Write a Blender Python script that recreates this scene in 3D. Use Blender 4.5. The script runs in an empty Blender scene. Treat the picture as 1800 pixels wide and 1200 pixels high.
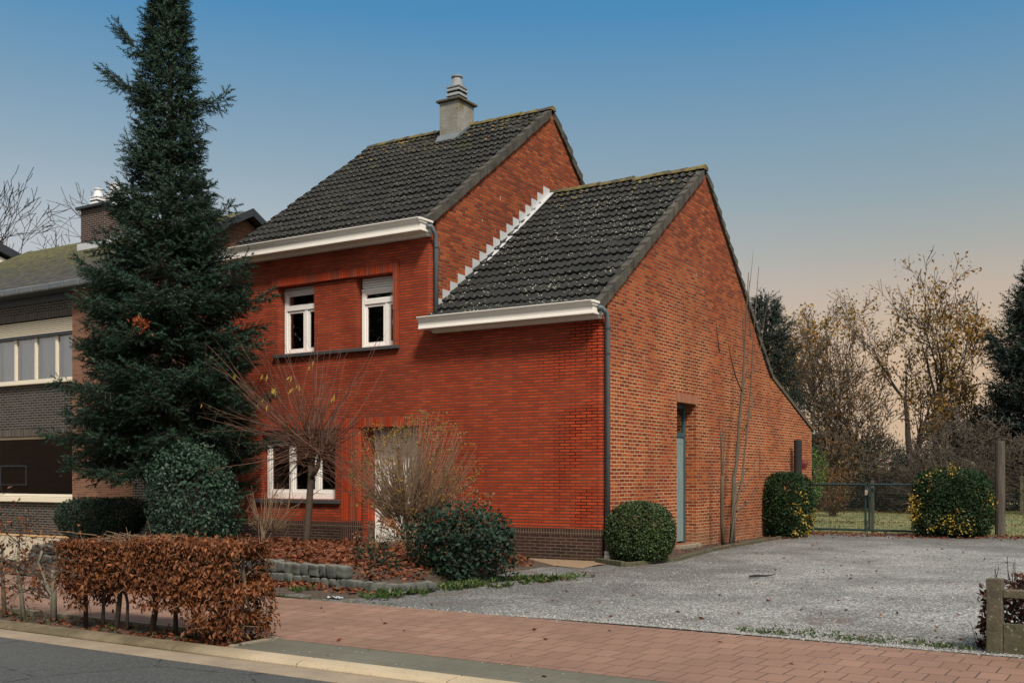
import bpy, math, random
import numpy as np
from mathutils import Vector, Matrix

# ------------------------------------------------------------------ camera, world, sun, exposure
SC = bpy.context.scene
COL = SC.collection
R = math.radians

cam_d = bpy.data.cameras.new("camera")
cam_d.sensor_width = 36.0
cam_d.lens = 37.14
cam_d.shift_y = 0.1322
cam_d.clip_start = 0.1
cam_d.clip_end = 9000
cam = bpy.data.objects.new("camera", cam_d)
COL.objects.link(cam)
cam.location = (8.513, -16.581, 1.5)
cam.rotation_euler = (R(90), 0, R(32.1))
SC.camera = cam

SUN_AZ = 132.0      # degrees clockwise from +Y (north), direction the sun stands in
SUN_EL = 48.0
sun_d = bpy.data.lights.new("sun", 'SUN')
sun_d.energy = 5.0
sun_d.angle = R(11)
sun_d.color = (1.0, 0.91, 0.79)
sun = bpy.data.objects.new("sun", sun_d)
COL.objects.link(sun)
sv = Vector((math.sin(R(SUN_AZ))*math.cos(R(SUN_EL)), math.cos(R(SUN_AZ))*math.cos(R(SUN_EL)), math.sin(R(SUN_EL))))
sun.rotation_euler = sv.to_track_quat('Z', 'Y').to_euler()
sun.location = (10, -20, 30)

W = bpy.data.worlds.new("World")
SC.world = W
W.use_nodes = True
wn, wl = W.node_tree.nodes, W.node_tree.links
wn.clear()
def wnode(t, **k):
    n = wn.new(t)
    for a, b in k.items(): setattr(n, a, b)
    return n
wout = wnode('ShaderNodeOutputWorld')
sky = wnode('ShaderNodeTexSky', sky_type='NISHITA')
sky.sun_disc = False
sky.sun_elevation = R(SUN_EL)
sky.sun_rotation = R(SUN_AZ)
tc = wnode('ShaderNodeTexCoord')
sep = wnode('ShaderNodeSeparateXYZ')
wl.new(tc.outputs['Generated'], sep.inputs[0])
def wramp(stops, src):
    r = wnode('ShaderNodeValToRGB')
    el = r.color_ramp.elements
    while len(el) < len(stops): el.new(0.5)
    for e, (p, c) in zip(el, stops): e.position = p; e.color = (*c, 1)
    wl.new(src, r.inputs[0])
    return r.outputs[0]
# evening gradient of the clear half of the sky: warm at the horizon, blue higher up
WARM = wramp([(0.0, (.66, .47, .31)), (.095, (.66, .475, .325)), (.135, (.61, .475, .355)), (.166, (.545, .455, .375)), (.20, (.42, .425, .395)), (.25, (.29, .385, .435)),
              (.32, (.185, .33, .465)), (.40, (.072, .262, .495)), (.50, (.055, .225, .46)), (.72, (.55, .60, .66))], sep.outputs[2])
COOL = wramp([(0.0, (.60, .55, .515)), (.14, (.575, .555, .55)), (.21, (.49, .535, .575)), (.272, (.31, .42, .51)),
              (.33, (.195, .345, .49)), (.40, (.082, .272, .50)), (.50, (.055, .23, .46)), (.72, (.55, .60, .66))], sep.outputs[2])
def wdot(v):
    n = wnode('ShaderNodeVectorMath', operation='DOT_PRODUCT')
    wl.new(tc.outputs['Generated'], n.inputs[0]); n.inputs[1].default_value = v
    return n.outputs['Value']
def wmap(src, a, b):
    n = wnode('ShaderNodeMapRange', interpolation_type='SMOOTHSTEP')
    wl.new(src, n.inputs[0]); n.inputs[1].default_value = a; n.inputs[2].default_value = b
    return n.outputs[0]
def wmix(f, a, b):
    n = wnode('ShaderNodeMix', data_type='RGBA')
    wl.new(f, n.inputs[0]) if not isinstance(f, float) else setattr(n.inputs[0], 'default_value', f)
    for s, i in ((a, 6), (b, 7)):
        if isinstance(s, tuple): n.inputs[i].default_value = (*s, 1)
        else: wl.new(s, n.inputs[i])
    return n.outputs[2]
grad = wmix(wmap(wdot((.8471, .5314, 0)), -.42, .42), COOL, WARM)
# pale cloud cover over the half of the sky behind the street
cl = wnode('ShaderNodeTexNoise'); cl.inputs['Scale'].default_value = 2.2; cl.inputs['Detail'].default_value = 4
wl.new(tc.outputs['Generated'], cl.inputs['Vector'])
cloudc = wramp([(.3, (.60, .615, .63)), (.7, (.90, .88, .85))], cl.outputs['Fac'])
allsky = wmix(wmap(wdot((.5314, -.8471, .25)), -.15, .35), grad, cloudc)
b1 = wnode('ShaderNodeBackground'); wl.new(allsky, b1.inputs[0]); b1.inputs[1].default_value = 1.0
b2 = wnode('ShaderNodeBackground'); wl.new(sky.outputs[0], b2.inputs[0]); b2.inputs[1].default_value = 0.05
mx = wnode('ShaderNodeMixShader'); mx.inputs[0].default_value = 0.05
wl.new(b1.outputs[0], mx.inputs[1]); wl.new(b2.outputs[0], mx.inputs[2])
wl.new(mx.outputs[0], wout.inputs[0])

SC.view_settings.view_transform = 'Standard'
SC.view_settings.look = 'None'
SC.view_settings.exposure = 0.0
SC.view_settings.gamma = 1.0

rng = np.random.default_rng(11)
random.seed(5)

# ------------------------------------------------------------------ object helpers
def tag(o, label=None, cat=None, group=None, kind=None):
    if label: o['label'] = label
    if cat: o['category'] = cat
    if group: o['group'] = group
    if kind: o['kind'] = kind
    return o

def empty(name, loc, label, cat, group=None):
    o = bpy.data.objects.new(name, None)
    o.empty_display_size = 0.3
    COL.objects.link(o)
    o.location = loc
    return tag(o, label, cat, group)

def wloc(o):
    if o is None: return Vector((0, 0, 0))
    return o.location + (o.matrix_parent_inverse.translation if o.parent else Vector((0, 0, 0))) + wloc(o.parent)

def setparent(o, p):
    if p is None: return
    o.parent = p
    o.matrix_parent_inverse = Matrix.Translation(-wloc(p))

def np_obj(name, V, Fc, mats, parent=None, smooth=False, mi=None, base=None):
    """V (n,3) world coordinates, Fc list of int arrays (m,k)"""
    V = np.asarray(V, np.float64).reshape(-1, 3)
    if not isinstance(Fc, list): Fc = [Fc]
    Fc = [np.asarray(f, np.int32) for f in Fc if len(f)]
    if base is not None: V = V - np.asarray(base)
    me = bpy.data.meshes.new(name)
    nl = sum(f.size for f in Fc); npoly = sum(len(f) for f in Fc)
    me.vertices.add(len(V)); me.loops.add(nl); me.polygons.add(npoly)
    me.vertices.foreach_set('co', V.astype(np.float32).ravel())
    me.loops.foreach_set('vertex_index', np.concatenate([f.ravel() for f in Fc]))
    tot = np.concatenate([np.full(len(f), f.shape[1], np.int32) for f in Fc])
    st = np.concatenate([[0], np.cumsum(tot)[:-1]]).astype(np.int32)
    me.polygons.foreach_set('loop_start', st)
    if mi is not None: me.polygons.foreach_set('material_index', np.asarray(mi, np.int32))
    me.polygons.foreach_set('use_smooth', np.full(npoly, smooth))
    me.update(calc_edges=True)
    me.validate()
    for m in (mats if isinstance(mats, (list, tuple)) else [mats]): me.materials.append(m)
    o = bpy.data.objects.new(name, me)
    COL.objects.link(o)
    if base is not None: o.location = base
    setparent(o, parent)
    return o

class MB:
    """collects polygons; builds ONE mesh object"""
    def __init__(s): s.v = []; s.f = []
    def poly(s, pts):
        n = len(s.v); s.v += [tuple(p) for p in pts]; s.f.append(tuple(range(n, n+len(pts)))); return s
    def box(s, x0, x1, y0, y1, z0, z1):
        n = len(s.v)
        s.v += [(x0,y0,z0),(x1,y0,z0),(x1,y1,z0),(x0,y1,z0),(x0,y0,z1),(x1,y0,z1),(x1,y1,z1),(x0,y1,z1)]
        s.f += [tuple(n+i for i in q) for q in ((0,3,2,1),(4,5,6,7),(0,1,5,4),(1,2,6,5),(2,3,7,6),(3,0,4,7))]
        return s
    def sheet_y(s, x0, x1, y, z0, z1): return s.poly([(x0, y, z0), (x1, y, z0), (x1, y, z1), (x0, y, z1)])
    def prism(s, poly, axis, a, b):
        """closed polygon in the plane across 'axis' (0: (y,z), 1: (x,z), 2: (x,y)) extruded from a to b"""
        def P(u, v, w): return ((w,u,v), (u,w,v), (u,v,w))[axis]
        n = len(s.v); k = len(poly)
        s.v += [P(u, v, a) for u, v in poly] + [P(u, v, b) for u, v in poly]
        s.f.append(tuple(range(n, n+k))[::-1]); s.f.append(tuple(range(n+k, n+2*k)))
        for i in range(k):
            j = (i+1) % k
            s.f.append((n+i, n+j, n+k+j, n+k+i))
        return s
    def tube(s, pts, rad, k=8, cap=True):
        pts = [Vector(p) for p in pts]
        rad = rad if isinstance(rad, (list, tuple)) else [rad]*len(pts)
        n0 = len(s.v); up = None
        for i, p in enumerate(pts):
            d = (pts[min(i+1, len(pts)-1)] - pts[max(i-1, 0)]).normalized()
            if up is None: up = d.orthogonal().normalized()
            up = (up - d*up.dot(d)).normalized()
            w = d.cross(up)
            for j in range(k):
                a = 2*math.pi*j/k
                s.v.append(tuple(p + (up*math.cos(a) + w*math.sin(a))*rad[i]))
        for i in range(len(pts)-1):
            for j in range(k):
                a, b = n0+i*k+j, n0+i*k+(j+1) % k
                s.f.append((a, b, b+k, a+k))
        if cap:
            s.f.append(tuple(range(n0, n0+k))[::-1]); m = n0+(len(pts)-1)*k
            s.f.append(tuple(range(m, m+k)))
        return s
    def lathe(s, cx, cy, prof, k=16):
        n0 = len(s.v)
        for r, z in prof:
            for j in range(k):
                a = 2*math.pi*j/k
                s.v.append((cx+r*math.cos(a), cy+r*math.sin(a), z))
        for i in range(len(prof)-1):
            for j in range(k):
                a, b = n0+i*k+j, n0+i*k+(j+1) % k
                s.f.append((a, b, b+k, a+k))
        m = n0+(len(prof)-1)*k
        s.f.append(tuple(range(m, m+k))); s.f.append(tuple(range(n0, n0+k))[::-1])
        return s
    def build(s, name, mat, parent=None, smooth=False, base=None, bevel=0):
        me = bpy.data.meshes.new(name)
        v = [(a-base[0], b-base[1], c-base[2]) for a, b, c in s.v] if base is not None else s.v
        me.from_pydata(v, [], s.f); me.update()
        me.materials.append(mat)
        if smooth:
            me.polygons.foreach_set('use_smooth', np.ones(len(me.polygons), bool))
        o = bpy.data.objects.new(name, me); COL.objects.link(o)
        if base is not None: o.location = base
        if bevel:
            md = o.modifiers.new('bevel', 'BEVEL'); md.width = bevel; md.segments = 2; md.limit_method = 'ANGLE'
        setparent(o, parent)
        return o

def copy_tree(o, parent=None):
    c = o.copy(); COL.objects.link(c)
    if parent is not None: c.parent = parent
    for ch in list(o.children): copy_tree(ch, c)
    return c

# ------------------------------------------------------------------ material helpers
class NT:
    def __init__(s, name):
        s.m = bpy.data.materials.new(name); s.m.use_nodes = True
        s.t = s.m.node_tree; s.n = s.t.nodes; s.l = s.t.links
        s.b = s.n['Principled BSDF']
        s.co = None
    def node(s, t, **k):
        n = s.n.new(t)
        for a, b in k.items(): setattr(n, a, b)
        return n
    def put(s, sock, v):
        if isinstance(v, bpy.types.NodeSocket): s.l.new(v, sock)
        elif isinstance(v, (tuple, list)):
            sock.default_value = (*v, 1) if len(v) == 3 and sock.type == 'RGBA' else v
        else: sock.default_value = v
    def obj(s):
        if s.co is None: s.co = s.node('ShaderNodeTexCoord').outputs['Object']
        return s.co
    def noise(s, scale, detail=4, rough=.55, vec=None, out='Fac', dist=0):
        n = s.node('ShaderNodeTexNoise')
        s.put(n.inputs['Vector'], vec if vec is not None else s.obj())
        n.inputs['Scale'].default_value = scale; n.inputs['Detail'].default_value = detail
        n.inputs['Roughness'].default_value = rough; n.inputs['Distortion'].default_value = dist
        return n.outputs[out]
    def voro(s, scale, out='Distance', feature='F1', vec=None):
        n = s.node('ShaderNodeTexVoronoi', feature=feature)
        s.put(n.inputs['Vector'], vec if vec is not None else s.obj())
        n.inputs['Scale'].default_value = scale
        return n.outputs[out]
    def ramp(s, src, stops, const=False):
        n = s.node('ShaderNodeValToRGB'); el = n.color_ramp.elements
        if const: n.color_ramp.interpolation = 'CONSTANT'
        while len(el) < len(stops): el.new(.5)
        for e, (p, c) in zip(el, stops):
            e.position = p; e.color = (c, c, c, 1) if isinstance(c, (int, float)) else (*c, 1)
        s.l.new(src, n.inputs[0]); return n.outputs[0]
    def mix(s, f, a, b, mode='MIX'):
        n = s.node('ShaderNodeMix', data_type='RGBA', blend_type=mode)
        s.put(n.inputs[0], f); s.put(n.inputs[6], a); s.put(n.inputs[7], b); return n.outputs[2]
    def math(s, op, a, b=0.0, c=None):
        n = s.node('ShaderNodeMath', operation=op); s.put(n.inputs[0], a); s.put(n.inputs[1], b)
        if c is not None: s.put(n.inputs[2], c)
        return n.outputs[0]
    def mapr(s, v, a, b, c=0., d=1.):
        n = s.node('ShaderNodeMapRange'); s.put(n.inputs[0], v)
        for i, x in enumerate((a, b, c, d)): n.inputs[i+1].default_value = x
        return n.outputs[0]
    def sep(s, v=None):
        n = s.node('ShaderNodeSeparateXYZ'); s.put(n.inputs[0], v if v is not None else s.obj()); return n.outputs
    def comb(s, x=0., y=0., z=0.):
        n = s.node('ShaderNodeCombineXYZ')
        for i, v in enumerate((x, y, z)): s.put(n.inputs[i], v)
        return n.outputs[0]
    def scalev(s, v, sc):
        n = s.node('ShaderNodeVectorMath', operation='MULTIPLY'); s.put(n.inputs[0], v); n.inputs[1].default_value = sc
        return n.outputs[0]
    def bump(s, h, strength=.4, dist=.01, nrm=None):
        n = s.node('ShaderNodeBump'); n.inputs['Strength'].default_value = strength; n.inputs['Distance'].default_value = dist
        s.put(n.inputs['Height'], h)
        if nrm is not None: s.l.new(nrm, n.inputs['Normal'])
        return n.outputs[0]
    def fin(s, col=None, rough=None, nrm=None, spec=None, metal=None):
        if col is not None: s.put(s.b.inputs['Base Color'], col)
        if rough is not None: s.put(s.b.inputs['Roughness'], rough)
        if nrm is not None: s.l.new(nrm, s.b.inputs['Normal'])
        if spec is not None: s.put(s.b.inputs['Specular IOR Level'], spec)
        if metal is not None: s.put(s.b.inputs['Metallic'], metal)
        return s.m

def brick_mat(name, bw, rh, ms, c1, c2, c3, mortar, rough=.8, vertical=False, mort2=None, bumpd=.006, spec=.3, stain=None, offset=.5, var=.5, msm=.15, wob=.0, head=1.0):
    t = NT(name)
    x, y, z = t.sep()
    u = t.math('ADD', x, y)
    v = z
    if wob:
        v = t.math('ADD', z, t.math('MULTIPLY', t.math('SUBTRACT', t.noise(3.0, 3), .5), wob))
        u = t.math('ADD', u, t.math('MULTIPLY', t.math('SUBTRACT', t.noise(9.0, 2), .5), wob*1.5))
    vec = t.comb(v, u, 0.) if vertical else t.comb(u, v, 0.)
    b = t.node('ShaderNodeTexBrick', offset=offset, offset_frequency=2, squash=1.0)
    t.put(b.inputs['Vector'], vec)
    b.inputs['Scale'].default_value = 1.0
    b.inputs['Brick Width'].default_value = bw; b.inputs['Row Height'].default_value = rh
    b.inputs['Mortar Size'].default_value = ms; b.inputs['Mortar Smooth'].default_value = msm
    b.inputs['Bias'].default_value = 0.0
    b.inputs['Color1'].default_value = (0, 0, 0, 1); b.inputs['Color2'].default_value = (1, 1, 1, 1)
    b.inputs['Mortar'].default_value = (.5, .5, .5, 1)
    rnd = b.outputs['Color']; fac = b.outputs['Fac']
    base = t.ramp(rnd, [(0., c1), (.5, c2), (1., c3)])
    big = t.noise(.55, 5, .6)
    fine = t.noise(38., 3, .6)
    base = t.mix(t.ramp(fine, [(.25, .0), (.75, var)]), base, (c1[0]*.55, c1[1]*.55, c1[2]*.6))
    base = t.mix(t.ramp(big, [(.35, 0.), (.75, .35)]), base, (c1[0]*.7, c1[1]*.65, c1[2]*.65))
    mo = mortar
    if mort2 is not None:
        mo = t.mix(t.ramp(t.noise(.8, 4, .6), [(.4, 0.), (.62, 1.)]), mortar, mort2)
    mo = t.mix(t.ramp(t.noise(25., 3), [(.3, 0.), (.8, .5)]), mo, (mortar[0]*.5, mortar[1]*.5, mortar[2]*.5))
    jf = fac
    if head < 1.0:
        fr_ = t.math('FRACT', t.math('DIVIDE', v, rh))
        dist_ = t.math('MULTIPLY', t.math('MINIMUM', fr_, t.math('SUBTRACT', 1.0, fr_)), rh)
        bed = t.math('LESS_THAN', dist_, ms*1.02)
        jf = t.math('MULTIPLY', fac, t.math('ADD', t.math('MULTIPLY', bed, 1.0-head), head))
    col = t.mix(jf, base, mo)
    if stain is not None:
        col = stain(t, col, fac, x, y, z)
    h = t.math('SUBTRACT', t.math('MULTIPLY', fine, .25), t.math('MULTIPLY', fac, 1.0))
    nr = t.bump(h, .8, bumpd)
    rg = t.math('ADD', t.math('MULTIPLY', fac, .9-rough), rough)
    return t.fin(col, rg, nr, spec)

M = {}
def plain(name, col, rough=.6, var=.25, scale=6., bumpd=.0, spec=.4, metal=0., dark=.6):
    t = NT(name)
    n = t.noise(scale, 6, .65)
    c = t.mix(t.ramp(n, [(.3, 0.), (.75, var*2)]), col, tuple(a*dark for a in col))
    nr = t.bump(t.noise(scale*9, 3), .35, bumpd) if bumpd else None
    M[name] = t.fin(c, rough, nr, spec, metal)
    return M[name]

# --- bricks
def front_stain_shade(t, col, fac, x, y, z):
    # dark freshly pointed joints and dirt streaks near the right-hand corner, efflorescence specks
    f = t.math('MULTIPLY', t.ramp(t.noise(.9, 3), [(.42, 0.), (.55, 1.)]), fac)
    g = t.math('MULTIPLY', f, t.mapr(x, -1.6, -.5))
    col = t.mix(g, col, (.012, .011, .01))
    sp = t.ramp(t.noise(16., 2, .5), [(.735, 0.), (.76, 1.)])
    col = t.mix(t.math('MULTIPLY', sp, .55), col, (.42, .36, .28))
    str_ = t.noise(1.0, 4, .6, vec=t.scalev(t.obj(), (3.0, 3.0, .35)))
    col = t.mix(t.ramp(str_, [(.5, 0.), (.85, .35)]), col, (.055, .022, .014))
    left_shade = t.math('MULTIPLY', t.ramp(t.noise(.7, 5, .65), [(.4, 0.), (.65, 1.)]), t.mapr(x, -1.2, -5.))  # shade of spruce and eaves painted into the left part of the wall
    return t.mix(t.math('MULTIPLY', left_shade, .5), col, (.075, .018, .010))
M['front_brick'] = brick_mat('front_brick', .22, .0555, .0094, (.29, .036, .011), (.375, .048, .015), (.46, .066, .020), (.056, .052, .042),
                             rough=.55, mort2=(.09, .08, .062), bumpd=.012, spec=.1, stain=front_stain_shade, var=.22, msm=.1, head=.4)
M['front_soldier'] = brick_mat('front_soldier', .6, .0605, .009, (.29, .036, .011), (.375, .048, .015), (.46, .066, .020), (.07, .064, .05),
                               rough=.5, vertical=True, bumpd=.012, spec=.1, var=.22, offset=0.)
def gable_stain(t, col, fac, x, y, z):
    # weathering: the top of the gable has darker joints, the foot is lime stained, odd spall marks
    up = t.math('ADD', t.mapr(z, 3.2, 6.5), t.math('MULTIPLY', t.math('SUBTRACT', t.noise(.9, 4), .5), 1.1))
    up = t.math('MINIMUM', t.math('MAXIMUM', up, 0.), 1.)
    col = t.mix(t.math('MULTIPLY', t.math('MULTIPLY', up, fac), .88), col, (.050, .040, .030))
    foot = t.math('MULTIPLY', t.ramp(t.noise(2.5, 4), [(.35, .2), (.65, 1.)]), t.mapr(z, .75, .1))
    col = t.mix(t.math('MULTIPLY', foot, .55), col, (.20, .135, .085))
    sp = t.ramp(t.noise(5.5, 2, .4), [(.735, 0.), (.765, 1.)])
    return t.mix(t.math('MULTIPLY', sp, .6), col, (.42, .32, .21))
M['gable_brick'] = brick_mat('gable_brick', .215, .0667, .0088, (.17, .032, .015), (.345, .060, .020), (.54, .125, .032), (.52, .38, .215),
                             rough=.85, mort2=(.30, .195, .10), bumpd=.014, spec=.15, stain=gable_stain, var=.85, msm=.3, wob=.018)
M['gable_soldier'] = brick_mat('gable_soldier', .5, .064, .009, (.22, .052, .028), (.30, .068, .032), (.36, .08, .035), (.38, .29, .17), rough=.85, vertical=True, var=.6, offset=0.)
M['plinth_brick'] = brick_mat('plinth_brick', .215, .0583, .008, (.028, .014, .012), (.045, .021, .017), (.062, .028, .02), (.12, .095, .068), rough=.5, mort2=(.05, .04, .03), bumpd=.008, var=.4)
M['plinth_soldier'] = brick_mat('plinth_soldier', .5, .055, .008, (.03, .015, .013), (.048, .022, .018), (.065, .03, .02), (.13, .10, .07), rough=.5, vertical=True, var=.4, offset=0.)
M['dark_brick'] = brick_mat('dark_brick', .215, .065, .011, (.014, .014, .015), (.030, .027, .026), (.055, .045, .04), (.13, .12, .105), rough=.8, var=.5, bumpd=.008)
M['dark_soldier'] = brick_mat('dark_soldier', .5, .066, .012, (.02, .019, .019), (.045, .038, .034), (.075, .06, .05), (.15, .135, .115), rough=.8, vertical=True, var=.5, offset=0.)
M['tan_brick'] = brick_mat('tan_brick', .215, .058, .010, (.14, .055, .034), (.21, .09, .055), (.30, .115, .06), (.17, .125, .09), rough=.85, var=.5, bumpd=.006)
M['chimney_brick'] = brick_mat('chimney_brick', .215, .065, .011, (.028, .016, .014), (.05, .026, .022), (.07, .035, .028), (.17, .14, .12), rough=.85, var=.5)
M['far_brick'] = brick_mat('far_brick', .25, .08, .012, (.30, .13, .075), (.38, .16, .09), (.44, .19, .10), (.42, .34, .26), rough=.9)

# --- roof tiles
def tile_mat(name, base, hi, ridge_z, white=.6, moss=.25):
    t = NT(name)
    x, y, z = t.sep()
    n = t.noise(2.2, 6, .65)
    c = t.mix(t.ramp(n, [(.3, 0.), (.7, 1.)]), base, hi)
    st = t.noise(7., 4, .6, vec=t.scalev(t.obj(), (5., .8, .8)))
    c = t.mix(t.ramp(st, [(.5, 0.), (.8, .55)]), c, (.008, .008, .008))
    up = t.mapr(z, ridge_z-1.5, ridge_z, -.05, .09)
    # white and yellow lichen: round spots
    v1 = t.voro(21.); d1 = t.noise(1.3, 3)
    s1 = t.math('MULTIPLY', t.ramp(v1, [(.22, 1.), (.30, 0.)]), t.ramp(t.math('ADD', t.voro(21., 'Color'), t.math('MULTIPLY', t.ramp(d1, [(.3, 0.), (.7, 1.)]), .62)), [(.98, 0.), (1.02, 1.)]))
    c = t.mix(t.math('MULTIPLY', s1, white), c, (.34, .33, .27))
    s2 = t.ramp(t.math('ADD', t.noise(5.5, 4, .6), up), [(.66, 0.), (.70, 1.)])
    c = t.mix(t.math('MULTIPLY', s2, .75), c, (.20, .135, .035))
    m = t.ramp(t.math('ADD', t.noise(1.6, 5, .65), up), [(.56, 0.), (.72, 1.)])
    c = t.mix(t.math('MULTIPLY', m, moss), c, (.05, .055, .018))
    nr = t.bump(t.noise(60., 3), .5, .004)
    return t.fin(c, .72, nr, .25)
M['tile_tall'] = tile_mat('tile_tall', (.010, .010, .0095), (.023, .0225, .020), 10.0, .45, .55)
M['tile_low'] = tile_mat('tile_low', (.010, .011, .0105), (.022, .023, .0215), 8.3, 1., .35)
t = NT('ridge_tile'); x, y, z = t.sep()
c = t.mix(t.ramp(t.noise(4., 6, .65), [(.42, 0.), (.56, 1.)]), (.035, .034, .03), (.13, .105, .028))
c = t.mix(t.ramp(t.noise(19., 3), [(.62, 0.), (.7, .8)]), c, (.22, .15, .035))
M['ridge_tile'] = t.fin(c, .85, t.bump(t.noise(40., 3), .5, .006))
t = NT('verge_tile')
c = t.mix(t.ramp(t.noise(3., 6, .7), [(.35, 0.), (.72, 1.)]), (.024, .023, .021), (.085, .075, .055))
M['verge_tile'] = t.fin(c, .85, t.bump(t.noise(40., 3), .4, .004))
t = NT('mossy_tile'); x, y, z = t.sep()
row = t.node('ShaderNodeTexBrick', offset=.5); t.put(row.inputs['Vector'], t.comb(x, t.math('MULTIPLY', y, 1.12), 0.))
row.inputs['Scale'].default_value = 1.; row.inputs['Brick Width'].default_value = .26; row.inputs['Row Height'].default_value = .165; row.inputs['Mortar Size'].default_value = .014
row.inputs['Color1'].default_value = (.022, .022, .021, 1); row.inputs['Color2'].default_value = (.06, .056, .05, 1); row.inputs['Mortar'].default_value = (.008, .008, .008, 1)
mo = t.ramp(t.math('ADD', t.noise(6., 6, .75), t.mapr(z, 6.3, 9.0, -.12, .10)), [(.43, 0.), (.56, 1.)])
c = t.mix(t.math('MULTIPLY', mo, .85), row.outputs['Color'], t.mix(t.noise(3.), (.045, .046, .010), (.125, .115, .022)))
h = t.math('SUBTRACT', t.math('ADD', t.math('MULTIPLY', mo, .8), t.math('MULTIPLY', t.noise(30.), .5)), row.outputs['Fac'])
M['mossy_tile'] = t.fin(c, .9, t.bump(h, .9, .03))

# --- plain things
plain('white_paint', (.72, .69, .63), .42, .10, 2.5, .0015, .4, dark=.72)
plain('white_frame', (.76, .74, .70), .38, .10, 3., .001, .4, dark=.75)
plain('cream_frame', (.62, .57, .46), .4, .10, 3., .001, .4, dark=.8)
plain('zinc', (.17, .20, .215), .5, .35, 3., .001, .5, .35)
plain('zinc_flashing', (.50, .52, .53), .5, .35, 4., .001, .5, .15, dark=.7)
plain('pipe_grey', (.095, .118, .13), .5, .25, 3., .001, .4)
plain('pvc_white', (.50, .47, .42), .5, .3, 8., .001)
plain('blue_stone', (.055, .058, .06), .55, .3, 8., .002)
plain('chimney_pot', (.22, .235, .25), .65, .3, 6., .002)
plain('pot_white', (.62, .63, .64), .6, .25, 6., .002)
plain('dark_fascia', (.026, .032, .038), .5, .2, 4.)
plain('dark_interior', (.02, .018, .016), .9)
plain('room_wall', (.10, .085, .07), .9)
plain('reflected_sky_sheet', (.80, .80, .77), .9, .12, 2.)  # pale colour imitating sky reflected in the neighbour's upper panes
plain('concrete', (.24, .205, .15), .9, .4, 7., .004)
t = NT('old_concrete'); x, y, z = t.sep()
c = t.mix(t.ramp(t.noise(9., 6, .7), [(.35, 0.), (.68, 1.)]), (.10, .085, .055), (.04, .037, .027))
c = t.mix(t.math('MULTIPLY', t.ramp(t.noise(5., 5, .7), [(.4, .2), (.6, 1.)]), t.mapr(z, .42, .05, 0., .8)), c, (.045, .05, .016))
c = t.mix(t.ramp(t.noise(30., 3), [(.62, 0.), (.68, .7)]), c, (.26, .235, .17))
M['old_concrete'] = t.fin(c, .95, t.bump(t.noise(40., 4), .6, .01))
plain('bark', (.065, .045, .030), .9, .5, 9., .006)
plain('bark_grey', (.16, .145, .105), .85, .5, 12., .004)
plain('bark_green', (.085, .070, .048), .9, .5, 6., .004)
plain('twig_red', (.105, .046, .027), .7, .4, 12.)
plain('twig_tan', (.19, .125, .075), .85, .5, 12.)
plain('twig_grey', (.078, .062, .046), .9, .45, 4.)
plain('twig_dark', (.04, .031, .024), .9, .45, 4.)
plain('post_dark', (.017, .016, .016), .85, .4, 8., .004)
plain('gate_green', (.010, .030, .034), .45, .2, 6.)
plain('lock_metal', (.35, .27, .2), .5, .2, 9.)
plain('wire', (.016, .034, .030), .5, .1)
plain('red_pot', (.14, .022, .014), .7, .2)
plain('white_render', (.60, .57, .52), .9, .12, 3.)
plain('twig_litter', (.025, .022, .02), .9, .3)
plain('foil', (.55, .56, .58), .3, .3, 30., 0, .5, .6)

t = NT('plaster')
c = t.mix(t.ramp(t.noise(2.2, 6, .7), [(.35, 0.), (.65, 1.)]), (.24, .235, .215), (.15, .145, .125))
c = t.mix(t.ramp(t.noise(1.7, 5, .65, vec=t.scalev(t.obj(), (1., 1.3, .8))), [(.54, 0.), (.64, .85)]), c, (.115, .10, .042))
c = t.mix(t.ramp(t.noise(3.7, 3), [(.735, 0.), (.75, 1.)]), c, (.33, .075, .03))
M['plaster'] = t.fin(c, .9, t.bump(t.noise(14., 5, .7), .6, .02))

t = NT('door_paint'); x, y, z = t.sep()
c = t.mix(t.ramp(t.noise(5., 6, .7, vec=t.scalev(t.obj(), (1., 4., .8))), [(.4, 0.), (.75, 1.)]), (.165, .235, .235), (.105, .155, .16))
c = t.mix(t.math('MULTIPLY', t.ramp(t.noise(11., 5, .7), [(.6, 0.), (.66, 1.)]), t.mapr(z, .75, .3)), c, (.30, .19, .11))
M['door_paint'] = t.fin(c, .55, t.bump(t.noise(18., 3), .3, .003))
plain('door_frame_teal', (.030, .075, .085), .5, .2, 5.)

# --- glass: reflecting pane one can look through
def glass(name, tint, refl):
    t = NT(name)
    t.n.remove(t.b)
    tr = t.node('ShaderNodeBsdfTransparent'); tr.inputs[0].default_value = (*tint, 1)
    gl = t.node('ShaderNodeBsdfGlossy'); gl.inputs['Roughness'].default_value = .0
    t.l.new(t.bump(t.noise(.7, 0), .05, .02), gl.inputs['Normal'])
    fr = t.node('ShaderNodeFresnel'); fr.inputs[0].default_value = 1.52
    f = t.math('MINIMUM', t.math('MULTIPLY', fr.outputs[0], refl), 1.)
    mxs = t.node('ShaderNodeMixShader'); t.l.new(f, mxs.inputs[0])
    t.l.new(tr.outputs[0], mxs.inputs[1]); t.l.new(gl.outputs[0], mxs.inputs[2])
    t.l.new(mxs.outputs[0], t.n['Material Output'].inputs[0])
    return t.m
M['glass'] = glass('glass', (.93, .95, .95), 4.0)
M['glass_dark'] = glass('glass_dark', (.35, .36, .36), 3.0)

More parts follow.
